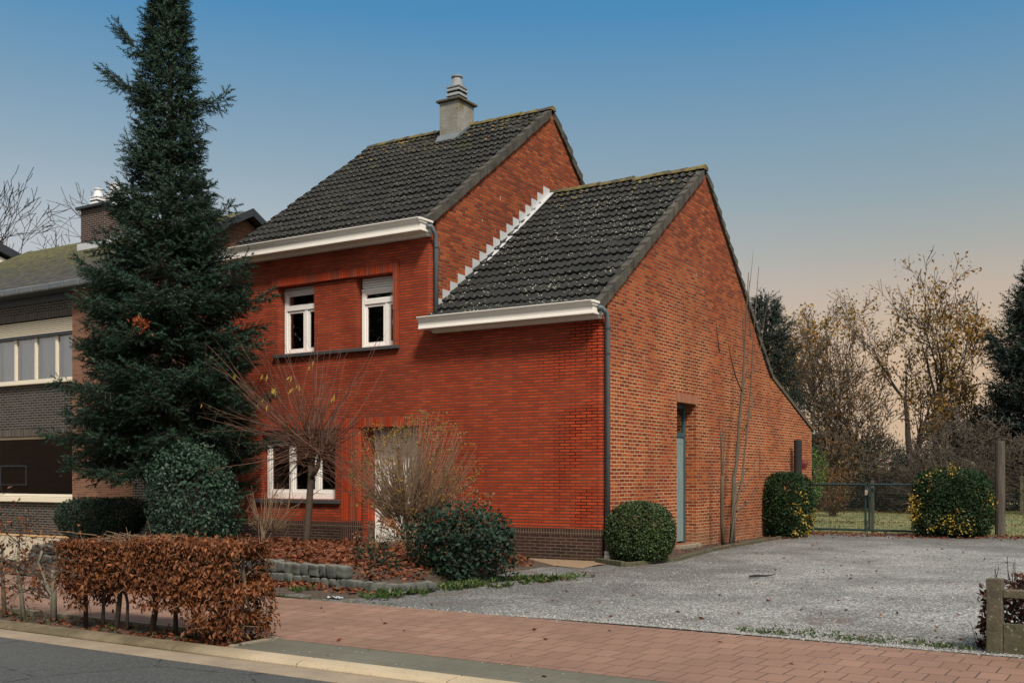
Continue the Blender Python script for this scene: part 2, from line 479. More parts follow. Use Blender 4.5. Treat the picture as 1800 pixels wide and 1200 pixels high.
# --- leaves
def leaf_mat(name, cols, rough=.5, spec=.4, trans=0.0, scale=2.5):
    t = NT(name)
    g = t.node('ShaderNodeNewGeometry')
    c = t.ramp(g.outputs['Random Per Island'], [(i/(max(1, len(cols)-1)), k) for i, k in enumerate(cols)])
    n = t.noise(scale, 3)
    c = t.mix(t.ramp(n, [(.35, 0.), (.7, .5)]), c, tuple(a*.5 for a in cols[0]))
    m = t.fin(c, rough, None, spec)
    if trans:
        td = t.node('ShaderNodeBsdfTranslucent'); t.l.new(c, td.inputs[0])
        ms = t.node('ShaderNodeMixShader'); ms.inputs[0].default_value = trans
        t.l.new(t.b.outputs[0], ms.inputs[1]); t.l.new(td.outputs[0], ms.inputs[2])
        t.l.new(ms.outputs[0], t.n['Material Output'].inputs[0])
    return m
M['spruce_needle'] = leaf_mat('spruce_needle', [(.004, .014, .006), (.010, .030, .014), (.052, .088, .066)], .6, .15, scale=1.4)
M['beech_leaf'] = leaf_mat('beech_leaf', [(.055, .017, .006), (.14, .046, .016), (.27, .105, .040), (.10, .031, .010)], .6, .25, .10)
M['laurel_leaf'] = leaf_mat('laurel_leaf', [(.010, .032, .017), (.022, .055, .031), (.046, .090, .055)], .5, .28, .10)
M['low_leaf'] = leaf_mat('low_leaf', [(.008, .020, .012), (.016, .034, .020), (.032, .056, .036)], .6, .16, .10)
M['box_leaf'] = leaf_mat('box_leaf', [(.011, .030, .007), (.028, .056, .014), (.095, .13, .045)], .5, .3, .12)
M['shrub_leaf'] = leaf_mat('shrub_leaf', [(.008, .023, .013), (.015, .036, .021), (.032, .06, .038)], .6, .16, .10)
M['euonymus_leaf'] = leaf_mat('euonymus_leaf', [(.007, .022, .007), (.014, .036, .011), (.028, .058, .02)], .6, .16, .10)
M['yellow_leaf'] = leaf_mat('yellow_leaf', [(.32, .20, .02), (.45, .30, .04), (.52, .38, .08)], .5, .4, .2)
M['gold_leaf'] = leaf_mat('gold_leaf', [(.20, .125, .022), (.32, .19, .03), (.26, .10, .018)], .6, .3, .25)
M['rust_leaf'] = leaf_mat('rust_leaf', [(.11, .045, .014), (.19, .085, .024), (.15, .11, .03)], .6, .3, .2)
M['litter_leaf'] = leaf_mat('litter_leaf', [(.055, .016, .008), (.15, .042, .016), (.22, .075, .028), (.095, .026, .011)], .65, .3, .05)
M['head_gold'] = leaf_mat('head_gold', [(.15, .085, .02), (.26, .155, .04), (.095, .052, .015)], .7, .2)
M['head_brown'] = leaf_mat('head_brown', [(.14, .055, .025), (.24, .11, .052), (.30, .16, .08)], .75, .2, .15)
M['cover_leaf'] = leaf_mat('cover_leaf', [(.018, .046, .008), (.04, .08, .016), (.11, .125, .035)], .5, .4, .2)
M['grass_blade'] = leaf_mat('grass_blade', [(.06, .09, .02), (.12, .15, .04), (.22, .19, .08)], .6, .3, .2)
M['bamboo_leaf'] = leaf_mat('bamboo_leaf', [(.03, .075, .012), (.06, .125, .022), (.11, .17, .04)], .5, .4, .25)
M['thicket_leaf'] = leaf_mat('thicket_leaf', [(.006, .010, .005), (.014, .016, .008), (.032, .022, .011), (.010, .018, .009)], .7, .25, .05, .6)
M['dark_fir'] = leaf_mat('dark_fir', [(.004, .010, .006), (.008, .018, .011), (.014, .028, .018)], .6, .3)
M['cone_brown'] = leaf_mat('cone_brown', [(.16, .04, .012), (.22, .06, .02)], .8, .2)
M['moss'] = leaf_mat('moss', [(.025, .045, .006), (.04, .07, .01)], .9, .1)

# --- ground
t = NT('asphalt')
c = t.ramp(t.voro(95., 'Color'), [(0., (.020, .022, .0225)), (.6, (.042, .045, .045)), (.9, (.082, .085, .082)), (1., (.13, .13, .125))])
c = t.mix(t.ramp(t.noise(.6, 5, .6), [(.35, 0.), (.75, .5)]), c, (.07, .072, .072))
cr = t.voro(.55, 'Distance', 'DISTANCE_TO_EDGE', vec=None)
c = t.mix(t.ramp(t.math('ADD', cr, t.math('MULTIPLY', t.math('SUBTRACT', t.noise(5., 4), .5), .03)), [(.0, .9), (.008, 0.)]), c, (.008, .008, .008))
M['asphalt'] = t.fin(c, .85, t.bump(t.voro(95.), .7, .006))
t = NT('kerb_stone'); x, y, z = t.sep()
c = t.mix(t.ramp(t.noise(1.1, 5, .6), [(.35, 0.), (.65, 1.)]), (.40, .325, .22), (.29, .235, .16))
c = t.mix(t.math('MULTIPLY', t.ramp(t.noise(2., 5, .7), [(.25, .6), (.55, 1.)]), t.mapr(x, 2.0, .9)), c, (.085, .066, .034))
c = t.mix(t.ramp(t.voro(70., 'Color'), [(.7, 0.), (1., .5)]), c, (.16, .12, .075))
M['kerb_stone'] = t.fin(c, .9, t.bump(t.noise(60., 3), .5, .004))
t = NT('gutter_stone')
c = t.mix(t.ramp(t.noise(2.4, 6, .7), [(.35, 0.), (.7, 1.)]), (.26, .205, .145), (.17, .135, .10))
c = t.mix(t.ramp(t.voro(80., 'Color'), [(.75, 0.), (1., .5)]), c, (.08, .07, .055))
M['gutter_stone'] = t.fin(c, .9, t.bump(t.noise(60., 3), .4, .003))
def paver(name, c1, c2, mort, bw, rh, msz, specks, rough=.85):
    t = NT(name); x, y, z = t.sep()
    v = t.comb(t.math('ADD', x, t.math('MULTIPLY', t.math('SUBTRACT', t.noise(2.), .5), .012)), t.math('ADD', y, t.math('MULTIPLY', t.math('SUBTRACT', t.noise(3.), .5), .012)), 0.)
    b = t.node('ShaderNodeTexBrick', offset=.5); t.put(b.inputs['Vector'], v)
    b.inputs['Scale'].default_value = 1.; b.inputs['Brick Width'].default_value = bw; b.inputs['Row Height'].default_value = rh
    b.inputs['Mortar Size'].default_value = msz; b.inputs['Mortar Smooth'].default_value = .2
    b.inputs['Color1'].default_value = (*c1, 1); b.inputs['Color2'].default_value = (*c2, 1); b.inputs['Mortar'].default_value = (*c1, 1)
    jo = t.math('MULTIPLY', b.outputs['Fac'], t.ramp(t.noise(1.3, 4), [(.30, .35), (.6, 1.)]))
    c = t.mix(jo, b.outputs['Color'], mort)
    c = t.mix(t.ramp(t.noise(.9, 5, .6), [(.35, 0.), (.7, .6)]), c, tuple(a*.62 for a in c1))
    c = t.mix(t.ramp(t.noise(120., 2), [(.35, .25), (.65, 0.)]), c, tuple(a*.4 for a in c1))
    if specks:
        s = t.math('MULTIPLY', t.ramp(t.voro(14.), [(.085, 1.), (.115, 0.)]), t.ramp(t.voro(14., 'Color'), [(.66, 0.), (.70, 1.)]))
        c = t.mix(t.math('MULTIPLY', s, specks), c, (.55, .54, .50))
    h = t.math('SUBTRACT', t.math('MULTIPLY', t.noise(90., 2), .2), b.outputs['Fac'])
    return t.fin(c, rough, t.bump(h, .7, .006))
M['red_paver'] = paver('red_paver', (.205, .114, .077), (.255, .148, .104), (.03, .02, .014), .21, .31, .0065, 0)
M['grey_paver'] = paver('grey_paver', (.110, .107, .078), (.125, .12, .09), (.065, .065, .045), .21, .21, .004, .9)
t = NT('gravel'); x, y, z = t.sep()
vc = t.node('ShaderNodeTexVoronoi'); t.put(vc.inputs['Vector'], t.obj()); vc.inputs['Scale'].default_value = 42.
sepc = t.node('ShaderNodeSeparateColor'); t.l.new(vc.outputs['Color'], sepc.inputs[0])
c = t.ramp(sepc.outputs[0], [(0., (.13, .135, .138)), (.35, (.27, .277, .275)), (.7, (.42, .425, .41)), (1., (.58, .575, .54))])
c = t.mix(t.ramp(vc.outputs['Distance'], [(.35, 0.), (.75, .75)]), c, (.03, .03, .028))
wet = t.ramp(t.noise(.6, 6, .68), [(.43, 0.), (.60, 1.)])
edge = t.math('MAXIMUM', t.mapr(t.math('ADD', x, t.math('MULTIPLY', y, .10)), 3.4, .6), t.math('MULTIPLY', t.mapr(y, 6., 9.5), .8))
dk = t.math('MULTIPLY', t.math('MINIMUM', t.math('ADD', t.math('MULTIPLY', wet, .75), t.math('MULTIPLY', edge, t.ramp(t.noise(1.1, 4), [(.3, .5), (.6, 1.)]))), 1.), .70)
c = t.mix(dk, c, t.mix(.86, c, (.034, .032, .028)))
soil = t.math('MULTIPLY', t.ramp(t.noise(1.4, 6, .7), [(.52, 0.), (.62, 1.)]), t.math('MAXIMUM', t.math('MAXIMUM', t.mapr(x, 1.7, .7), t.mapr(y, 8.6, 10.6)), t.math('MULTIPLY', t.mapr(y, -4.7, -5.6), t.mapr(x, 3.2, 4.6))))
c = t.mix(t.math('MULTIPLY', soil, .7), c, (.085, .05, .032))
M['gravel'] = t.fin(c, .85, t.bump(t.math('SUBTRACT', t.math('MULTIPLY', sepc.outputs[1], .5), vc.outputs['Distance']), .9, .02))
t = NT('pebble'); g = t.node('ShaderNodeNewGeometry')
c = t.ramp(g.outputs['Random Per Island'], [(0., (.09, .095, .098)), (.4, (.18, .182, .176)), (.75, (.27, .268, .255)), (1., (.37, .365, .34))])
M['pebble'] = t.fin(c, .8)
def soilmat(name, a, b, sc=9., d=.02):
    t = NT(name)
    c = t.mix(t.ramp(t.noise(sc, 6, .7), [(.35, 0.), (.68, 1.)]), a, b)
    c = t.mix(t.ramp(t.voro(sc*4, 'Color'), [(.7, 0.), (1., .6)]), c, tuple(min(1, k*1.8) for k in b))
    return t.fin(c, .95, t.bump(t.noise(sc*5, 4), .8, d))
M['soil'] = soilmat('soil', (.030, .021, .014), (.07, .045, .028))
M['tan_gravel'] = soilmat('tan_gravel', (.17, .115, .065), (.27, .19, .115), 22., .015)
M['beige_gravel'] = soilmat('beige_gravel', (.30, .25, .175), (.40, .34, .25), 30., .012)
M['sand_strip'] = soilmat('sand_strip', (.33, .20, .09), (.42, .27, .13), 12., .01)
t = NT('lawn')
c = t.mix(t.ramp(t.noise(.45, 6, .7), [(.4, 0.), (.6, 1.)]), (.115, .135, .042), (.22, .19, .085))
c = t.mix(t.ramp(t.noise(.7, 6, .7, vec=t.scalev(t.obj(), (.5, 1.6, 1.))), [(.60, 0.), (.70, .8)]), c, (.13, .075, .04))
c = t.mix(t.ramp(t.noise(9., 4, .7), [(.35, .5), (.6, 0.)]), c, (.05, .065, .018))
M['lawn'] = t.fin(c, .95, t.bump(t.noise(30., 4), .8, .04))
t = NT('cobble'); g = t.node('ShaderNodeNewGeometry')
c = t.ramp(g.outputs['Random Per Island'], [(0., (.055, .062, .056)), (.35, (.15, .135, .095)), (.6, (.085, .092, .088)), (.85, (.12, .115, .09)), (1., (.20, .16, .10))])
c = t.mix(t.ramp(t.noise(14., 5, .7), [(.45, 0.), (.75, .7)]), c, (.06, .062, .04))
M['cobble'] = t.fin(c, .85, t.bump(t.noise(25., 4), .6, .012))

# ------------------------------------------------------------------ plant helpers
def unit(a): return a/np.maximum(np.linalg.norm(a, axis=-1, keepdims=True), 1e-9)

def tubes(segs, k=4):
    """segs (n,8): p0 p1 r0 r1 -> open tapered tubes"""
    S = np.asarray(segs, float).reshape(-1, 8)
    p0, p1, r0, r1 = S[:, :3], S[:, 3:6], S[:, 6], S[:, 7]
    d = unit(p1-p0)
    ref = np.where(np.abs(d[:, 2:3]) > .9, np.array([[1., 0, 0]]), np.array([[0, 0, 1.]]))
    u = unit(np.cross(d, ref)); w = np.cross(d, u)
    a = 2*np.pi*np.arange(k)/k
    ring = u[:, None]*np.cos(a)[None, :, None] + w[:, None]*np.sin(a)[None, :, None]
    A = p0[:, None]+ring*r0[:, None, None]; B = p1[:, None]+ring*r1[:, None, None]
    V = np.concatenate([A, B], 1).reshape(-1, 3)
    n = len(S); base = (np.arange(n)*2*k)[:, None]
    j = np.arange(k); jn = (j+1) % k
    F = np.stack([base+j, base+jn, base+k+jn, base+k+j], -1).reshape(-1, 4)
    return V, F

def leaves(P, D, L, wid=.5, fold=.25, droop=0., jit=.6, rg=rng, N=None):
    """P (n,3) leaf bases, D (n,3) leaf directions, L (n,) lengths -> folded rhombic leaves"""
    n = len(P)
    D = unit(unit(np.asarray(D, float)) + rg.normal(0, jit, (n, 3)) + np.array([0, 0, -droop]))
    Nn = unit(rg.normal(0, 1, (n, 3))) if N is None else unit(N+rg.normal(0, .42, (n, 3)))
    S = unit(np.cross(D, Nn)); U = np.cross(S, D)
    L = np.asarray(L)[:, None]
    mid = P + D*L*.45
    tip = P + D*L + U*L*rg.uniform(-.2, .2, (n, 1))
    a = mid + S*L*wid*.5 + U*L*fold*wid
    b = mid - S*L*wid*.5 + U*L*fold*wid
    V = np.stack([P, a, tip, b], 1).reshape(-1, 3)
    i = np.arange(n)[:, None]*4
    F = np.concatenate([i+np.array([[0, 1, 2]]), i+np.array([[0, 2, 3]])], 1).reshape(-1, 3)
    return V, F

def join(parts):
    """list of (V, F) with the same face size"""
    V = []; F = []; o = 0
    for v, f in parts:
        V.append(v); F.append(f+o); o += len(v)
    return np.concatenate(V), np.concatenate(F)

class Tree:
    """recursive branching; collects wood segments and twig tips"""
    def __init__(s, seed, **k):
        s.r = np.random.default_rng(seed)
        s.o = dict(seg=.35, wander=.12, trop=.03, maxl=4, ratio=.62, spread=(28, 55), kids=(2.2, 2.4, 2.4, 2., 2.), start=.3, rr=.6, taper=.55, rmin=.006)
        s.o.update(k); s.segs = []; s.tips = []
    def branch(s, p, d, L, r, lvl=0):
        o = s.o; rg = s.r
        n = max(2, int(L/(o['seg']*(.75**lvl))))
        st = L/n
        kids = o['kids'][min(lvl, len(o['kids'])-1)]
        every = max(1e-6, kids/(n*(1-o['start'])))
        for i in range(n):
            d = d + rg.normal(0, o['wander'], 3); d[2] += o['trop']; d /= np.linalg.norm(d)
            q = p+d*st
            ra = r*(1-o['taper']*i/n); rb = r*(1-o['taper']*(i+1)/n)
            s.segs.append((*p, *q, max(ra, o['rmin']), max(rb, o['rmin']*.8)))
            if lvl < o['maxl'] and (i+1)/n > o['start']:
                m = rg.poisson(every)
                if i == n-1: m = max(m, 2)
                for _ in range(m):
                    ax = rg.normal(0, 1, 3); ax -= d*ax.dot(d); ax /= np.linalg.norm(ax)
                    a = R(rg.uniform(*o['spread']))
                    cd = d*math.cos(a)+ax*math.sin(a)
                    s.branch(q, cd, L*o['ratio']*rg.uniform(.7, 1.2), max(rb*o['rr'], o['rmin']), lvl+1)
            if lvl >= o['maxl']-1: s.tips.append((*q, *d))
            p = q
    def wood(s, lo=0., hi=9., k=4):
        S = np.array(s.segs); S = S[(S[:, 6] >= lo) & (S[:, 6] < hi)]
        return tubes(S, k) if len(S) else None

def blob_points(n, c, rad, rg=rng, shell=.55, power=2.0, lump=.18, flat=None, seed=0):
    """points and outward directions in a lumpy superellipsoid; shell: inner limit of the radius"""
    d = unit(rg.normal(0, 1, (n, 3)))
    rad = np.asarray(rad, float)
    if power != 2.0:
        s = (np.abs(d)**power).sum(1, keepdims=True)**(-1/power); dd = d*s
    else: dd = d
    lr = np.random.default_rng(seed+100)
    K = unit(lr.normal(0, 1, (7, 3)))*lr.uniform(2., 5., (7, 1)); ph = lr.uniform(0, 6.28, 7)
    l = 1+lump*np.sin(d@K.T+ph).mean(1, keepdims=True)*2
    r = (rg.uniform(shell**3, 1, (n, 1)))**(1/3)
    P = np.asarray(c)+dd*rad*r*l
    Nn = unit(d/rad)
    return P, Nn, r[:, 0]

# ------------------------------------------------------------------ ground, road, pavement
def sheet(name, mat, x0, x1, y0, y1, z, nx=1, ny=1, hf=None):
    xs = np.linspace(x0, x1, nx+1); ys = np.linspace(y0, y1, ny+1)
    X, Y = np.meshgrid(xs, ys); Z = np.full_like(X, z) if hf is None else hf(X, Y)
    V = np.stack([X, Y, Z], -1).reshape(-1, 3)
    i = np.arange(ny)[:, None]*(nx+1)+np.arange(nx)[None]
    F = np.stack([i, i+1, i+nx+2, i+nx+1], -1).reshape(-1, 4)
    return tag(np_obj(name, V, F, mat, smooth=hf is not None), kind='structure')

sheet('ground', M['lawn'], -4000, 4000, -4000, 4000, -.17)
sheet('road', M['asphalt'], -90, 90, -18.5, -10.53, -.050, 2, 2)
far_walk = MB().box(-90, 90, -21.5, -18.5, -.165, .0)
tag(far_walk.build('far_pavement', M['grey_paver']), kind='structure')
g_ = MB()
x = -40.02
while x < 40:
    g_.box(x, x+.994, -10.54, -10.238, -.16, -.044); x += 1.0
tag(g_.build('gutter_band', M['gutter_stone'], bevel=.004), kind='structure')
g_ = MB()
x = -41.06
while x < 40:        # sloping kerb stones, a metre and a bit each, dark open joints
    x1 = x+1.49
    g_.prism([(-10.222, -.155), (-9.995, -.155), (-9.995, -.002), (-10.06, .002), (-10.16, -.004), (-10.20, -.014), (-10.222, -.036)], 0, x+.006, x1); x += 1.5
tag(g_.build('kerb', M['kerb_stone'], bevel=.006), kind='structure')
tag(MB().box(-60, 60, -9.41, -6.93, -.16, 0).build('pavement', M['red_paver']), kind='structure')
tag(MB().box(1.46, 60, -9.99, -9.414, -.16, -.003).build('paver_strip', M['grey_paver']), kind='structure')
e_ = MB()
x = -30.
while x < 1.2:
    e_.box(x, min(x+.995, 1.46), -9.475, -9.415, -.15, .018); x += 1.
e_.box(1.405, 1.455, -9.985, -9.48, -.15, .016)
tag(e_.build('bed_edging', M['concrete'], bevel=.006), kind='structure')
rs = np.random.default_rng(3)
def hsoil(X, Y): return -.035+.02*np.sin(X*7.3+Y*5)*np.sin(Y*9.1)+.015*np.sin(X*17.)
sheet('verge_soil', M['soil'], -30, 1.405, -9.985, -9.475, 0, 260, 8, hsoil)

def hgrav(X, Y):
    return .004+.012*np.sin(X*.9+Y*.37)*np.sin(Y*.7-X*.2)+.018*np.clip((Y-6)/5, 0, 1)
sheet('gravel_drive', M['gravel'], -1.4, 16, -6.928, 11.75, 0, 100, 110, lambda X, Y: hgrav(X, Y))
sheet('lawn', M['lawn'], -60, 60, 11.75, 120, .006, 60, 60, lambda X, Y: .012+.03*np.sin(X*1.3)*np.sin(Y*.8)-.0*Y)
sheet('side_gravel', M['beige_gravel'], -30, -8.95, -6.928, -.55, -.004, 2, 2)
sheet('sand_border', M['sand_strip'], -30, -9.3, -.55, 1.0, .01, 2, 2)
sheet('back_ground', M['soil'], -30, .30, 1.0, 11.75, -.01, 2, 2)

# front garden: raised soil behind the cobble wall, falling to the drive on the right
WALL_PTS = [(-8.85, -5.10), (-7.5, -5.42), (-6.0, -5.50), (-4.2, -5.52), (-2.37, -5.66), (-1.29, -5.86), (-.45, -5.95), (.08, -5.85), (.24, -5.35)]
def wall_y(X):
    wx = np.array([p[0] for p in WALL_PTS[:-1]]); wy = np.array([p[1] for p in WALL_PTS[:-1]])
    return np.interp(X, wx, wy)
def hgard(X, Y):
    inn = np.clip((Y-(wall_y(X)+.05))/.16, 0, 1)
    h = .02+.275*inn*np.clip((-.1-X)/1.1, 0, 1)
    h = h*np.clip(1.15+(Y*0-.0)-np.clip((Y+2.4)/1.8, 0, 1)*.9, .2, 1)
    h = h - .05*np.clip((X+.45+.25*np.sin(Y*2.3)+.12*np.sin(Y*6.1))/.25, 0, 1)
    h += .02*np.sin(X*3.1+Y*2.2)*np.sin(Y*4.1-X)*np.clip((-.3-X)/.5, 0, 1)+.012*np.sin(X*9)*np.sin(Y*11)*np.clip((-.3-X)/.5, 0, 1)
    return h
sheet('garden_soil', M['soil'], -8.95, .30, -6.928, -1.30, 0, 150, 100, hgard)
sheet('gravel_border', M['tan_gravel'], -9.3, .30, -1.30, 1.0, .006, 60, 14, lambda X, Y: .018+.01*np.sin(X*4.)*np.sin(Y*6.))

# loose pebbles over the drive and along its edge
def pebbles(n):
    P = np.stack([rs.uniform(-.3, 9.3, n), -6.90+17.*rs.uniform(0, 1, n)**2.6, np.zeros(n)], 1)
    # soft irregular left edge
    keep = (P[:, 0] > 1.9+.5*np.sin(P[:, 1]*.9)+rs.normal(0, .9, n)) & (P[:, 1] < 6+rs.normal(0, 1.5, n)) & (np.sin(P[:, 0]*1.1+P[:, 1]*.5)+np.sin(P[:, 1]*1.3-P[:, 0]*.4)+rs.normal(0, .8, n) > -.5)
    P = P[keep]; n = len(P)
    P[:, 2] = hgrav(P[:, 0], P[:, 1])+.002
    ex = 120
    Q = np.stack([rs.uniform(.3, 9, ex), -6.93-rs.exponential(.05, ex), np.full(ex, .004)], 1)
    P = np.concatenate([P, Q]); n = len(P)
    o = np.array([[1, 0, 0], [0, 1, 0], [-1, 0, 0], [0, -1, 0], [0, 0, 1.]])
    s = rs.uniform(.005, .0125, (n, 1, 1))*np.where(rs.uniform(size=(n, 1, 1)) > .96, 1.5, 1)
    a = rs.uniform(0, 6.28, n); ca, sa = np.cos(a), np.sin(a)
    T = np.repeat(o[None], n, 0)*rs.uniform(.6, 1.25, (n, 5, 3))*np.array([1., 1., .75])
    X = T[..., 0]*ca[:, None]-T[..., 1]*sa[:, None]; Y = T[..., 0]*sa[:, None]+T[..., 1]*ca[:, None]
    V = P[:, None]+np.stack([X, Y, T[..., 2]], -1)*s
    i = (np.arange(n)*5)[:, None]
    F = np.concatenate([i+np.array([[0, 1, 4]]), i+np.array([[1, 2, 4]]), i+np.array([[2, 3, 4]]), i+np.array([[3, 0, 4]])], 1).reshape(-1, 3)
    return V.reshape(-1, 3), F
V, F = pebbles(36000)
tag(np_obj('loose_gravel', V, F, M['pebble']), 'loose grey stones scattered over the gravel drive', 'gravel', kind='stuff')

# ------------------------------------------------------------------ the red brick house
H = empty('brick_house', (0, 0, 0), 'red brick house with dark tiled stepped roofs and white cornices beside the gravel drive', 'house')

def wall_cells(edges, ztop, holes, plane, thick, axis, name, mat, parent, z0=0.):
    """wall in plane 'axis'=const; edges sorted breakpoints; ztop(u) top profile (linear between breakpoints); holes (u0,u1,z0,z1)"""
    mb = MB()
    us = sorted(set(edges) | {h[0] for h in holes} | {h[1] for h in holes})
    eps = 1e-6
    def P(u, w, z): return (u, w, z) if axis == 1 else (w, u, z)
    a, b = plane, plane+thick
    for u0, u1 in zip(us[:-1], us[1:]):
        hs = sorted([h for h in holes if h[0] <= u0+eps and h[1] >= u1-eps], key=lambda h: h[2])
        lo = z0; spans = []
        for h in hs: spans.append((lo, h[2], True)); lo = h[3]
        zt0, zt1 = ztop(u0+eps), ztop(u1-eps)
        for s0, s1, _ in spans:
            if s1-s0 > 1e-4:
                for w in (a, b): mb.poly([P(u0, w, s0), P(u1, w, s0), P(u1, w, s1), P(u0, w, s1)])
        for w in (a, b): mb.poly([P(u0, w, lo), P(u1, w, lo), P(u1, w, zt1), P(u0, w, zt0)])
        mb.poly([P(u0, a, zt0), P(u1, a, zt1), P(u1, b, zt1), P(u0, b, zt0)])
    for h in holes:
        u0, u1, h0, h1 = h
        mb.poly([P(u0, a, h0), P(u0, b, h0), P(u0, b, h1), P(u0, a, h1)])
        mb.poly([P(u1, a, h0), P(u1, b, h0), P(u1, b, h1), P(u1, a, h1)])
        mb.poly([P(u0, a, h1), P(u1, a, h1), P(u1, b, h1), P(u0, b, h1)])
        mb.poly([P(u0, a, h0), P(u1, a, h0), P(u1, b, h0), P(u0, b, h0)])
    for u in (us[0], us[-1]):
        zt = ztop(u+eps if u == us[0] else u-eps)
        mb.poly([P(u, a, z0), P(u, b, z0), P(u, b, zt), P(u, a, zt)])
    return mb.build(name, mat, parent)

XT = -3.75          # gable plane of the tall block
XL = -9.25          # left end of the house
S = .75             # roof slope
def zr_tall(y): return 6.48+S*(y+.05) if y <= 4.7 else 10.04-.93*(y-4.7)
def zr_low(y):
    if y <= 4.7: return 4.52+S*(y+.05)
    if y <= 9.0: return 8.08-.925*(y-4.7)
    return 4.10-.345*(y-9.0)
CR = .09
# front wall: openings for the upper window band, the lower window and the porch
UPW = (-7.85, -4.67, 4.12, 5.58)
LOW = (-8.35, -6.21, 1.03, 2.50)
POR = (-5.45, -4.08, .0, 2.50)
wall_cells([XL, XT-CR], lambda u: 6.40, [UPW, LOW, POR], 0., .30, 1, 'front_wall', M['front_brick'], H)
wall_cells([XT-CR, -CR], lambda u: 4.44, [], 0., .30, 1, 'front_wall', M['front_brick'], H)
# rounded brick corners
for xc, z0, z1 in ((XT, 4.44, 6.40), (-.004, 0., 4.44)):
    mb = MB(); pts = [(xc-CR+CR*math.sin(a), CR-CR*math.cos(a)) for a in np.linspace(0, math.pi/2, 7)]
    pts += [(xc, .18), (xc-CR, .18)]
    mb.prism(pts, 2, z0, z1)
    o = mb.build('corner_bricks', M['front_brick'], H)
# gable walls
wall_cells([.15, 4.7, 9.0, 12.6], lambda y: zr_low(y)-.10, [(3.25, 4.27, .12, 3.02), (6.0, 6.0001, 0., .0001)][:1], -.30, .30, 0, 'gable_wall', M['gable_brick'], H)
wall_cells([.15, 4.7, 9.4], lambda y: zr_tall(y)-.10, [], XT-.30, .30, 0, 'upper_gable_wall', M['gable_brick'], H)
wall_cells([.30, 4.7, 9.4], lambda y: zr_tall(y)-.10, [], XL, .25, 0, 'party_wall', M['gable_brick'], H)
MB().box(XL, -.31, 12.3, 12.59, 0, 2.7).build('rear_wall', M['gable_brick'], H)
MB().box(XL+.26, -.31, .31, 12.29, 2.75, 2.85).build('upper_floor', M['room_wall'], H)
MB().box(XL+.26, -.31, 2.9, 3.0, 0.01, 2.74).build('inner_wall', M['room_wall'], H)
MB().box(XL+.26, XT-.31, 2.9, 3.0, 2.86, 6.6).build('inner_wall', M['room_wall'], H)
# plinth with soldier course
for a, b in ((XL, POR[0]-.02), (POR[1], -.006)):
    MB().box(a, b, -.018, .06, -.05, .455).build('plinth', M['plinth_brick'], H)
    MB().box(a, b, -.021, .06, .455, .58).build('plinth_soldier_course', M['plinth_soldier'], H)
# brick panel between the upper windows, raised border and soldier courses
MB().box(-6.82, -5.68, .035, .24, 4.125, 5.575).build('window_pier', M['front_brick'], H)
MB().box(-4.668, -4.53, -.032, .06, 4.12, 5.58).build('window_border', M['front_soldier'], H)
MB().box(-7.98, -4.53, -.030, .06, 5.582, 5.76).build('upper_lintel', M['front_soldier'], H)
MB().box(-8.55, -4.02, -.028, .06, 2.502, 2.70).build('lower_lintel', M['front_soldier'], H)
# stacked curved brick panel between lower window and porch
mb = MB()
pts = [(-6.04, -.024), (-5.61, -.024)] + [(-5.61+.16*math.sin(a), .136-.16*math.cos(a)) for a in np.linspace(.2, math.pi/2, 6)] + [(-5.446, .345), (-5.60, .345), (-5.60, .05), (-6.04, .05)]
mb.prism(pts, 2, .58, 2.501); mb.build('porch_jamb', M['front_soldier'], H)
mb = MB(); mb.prism([(x_, y_-.004) if y_ < .3 else (x_, y_) for x_, y_ in pts], 2, .0, .578); mb.build('porch_jamb', M['plinth_soldier'], H)
MB().box(-4.078, -3.95, .31, .55, 0, 2.5).build('porch_jamb', M['front_brick'], H)
MB().box(-5.444, -4.082, .345, .60, 2.402, 2.52).build('porch_soffit', M['white_frame'], H)
# sills
MB().box(-7.92, -4.52, -.085, .10, 4.045, 4.118).build('upper_sill', M['blue_stone'], H, bevel=.008)
MB().box(-8.60, -6.06, -.07, .12, .945, 1.028).build('lower_sill', M['blue_stone'], H, bevel=.008)

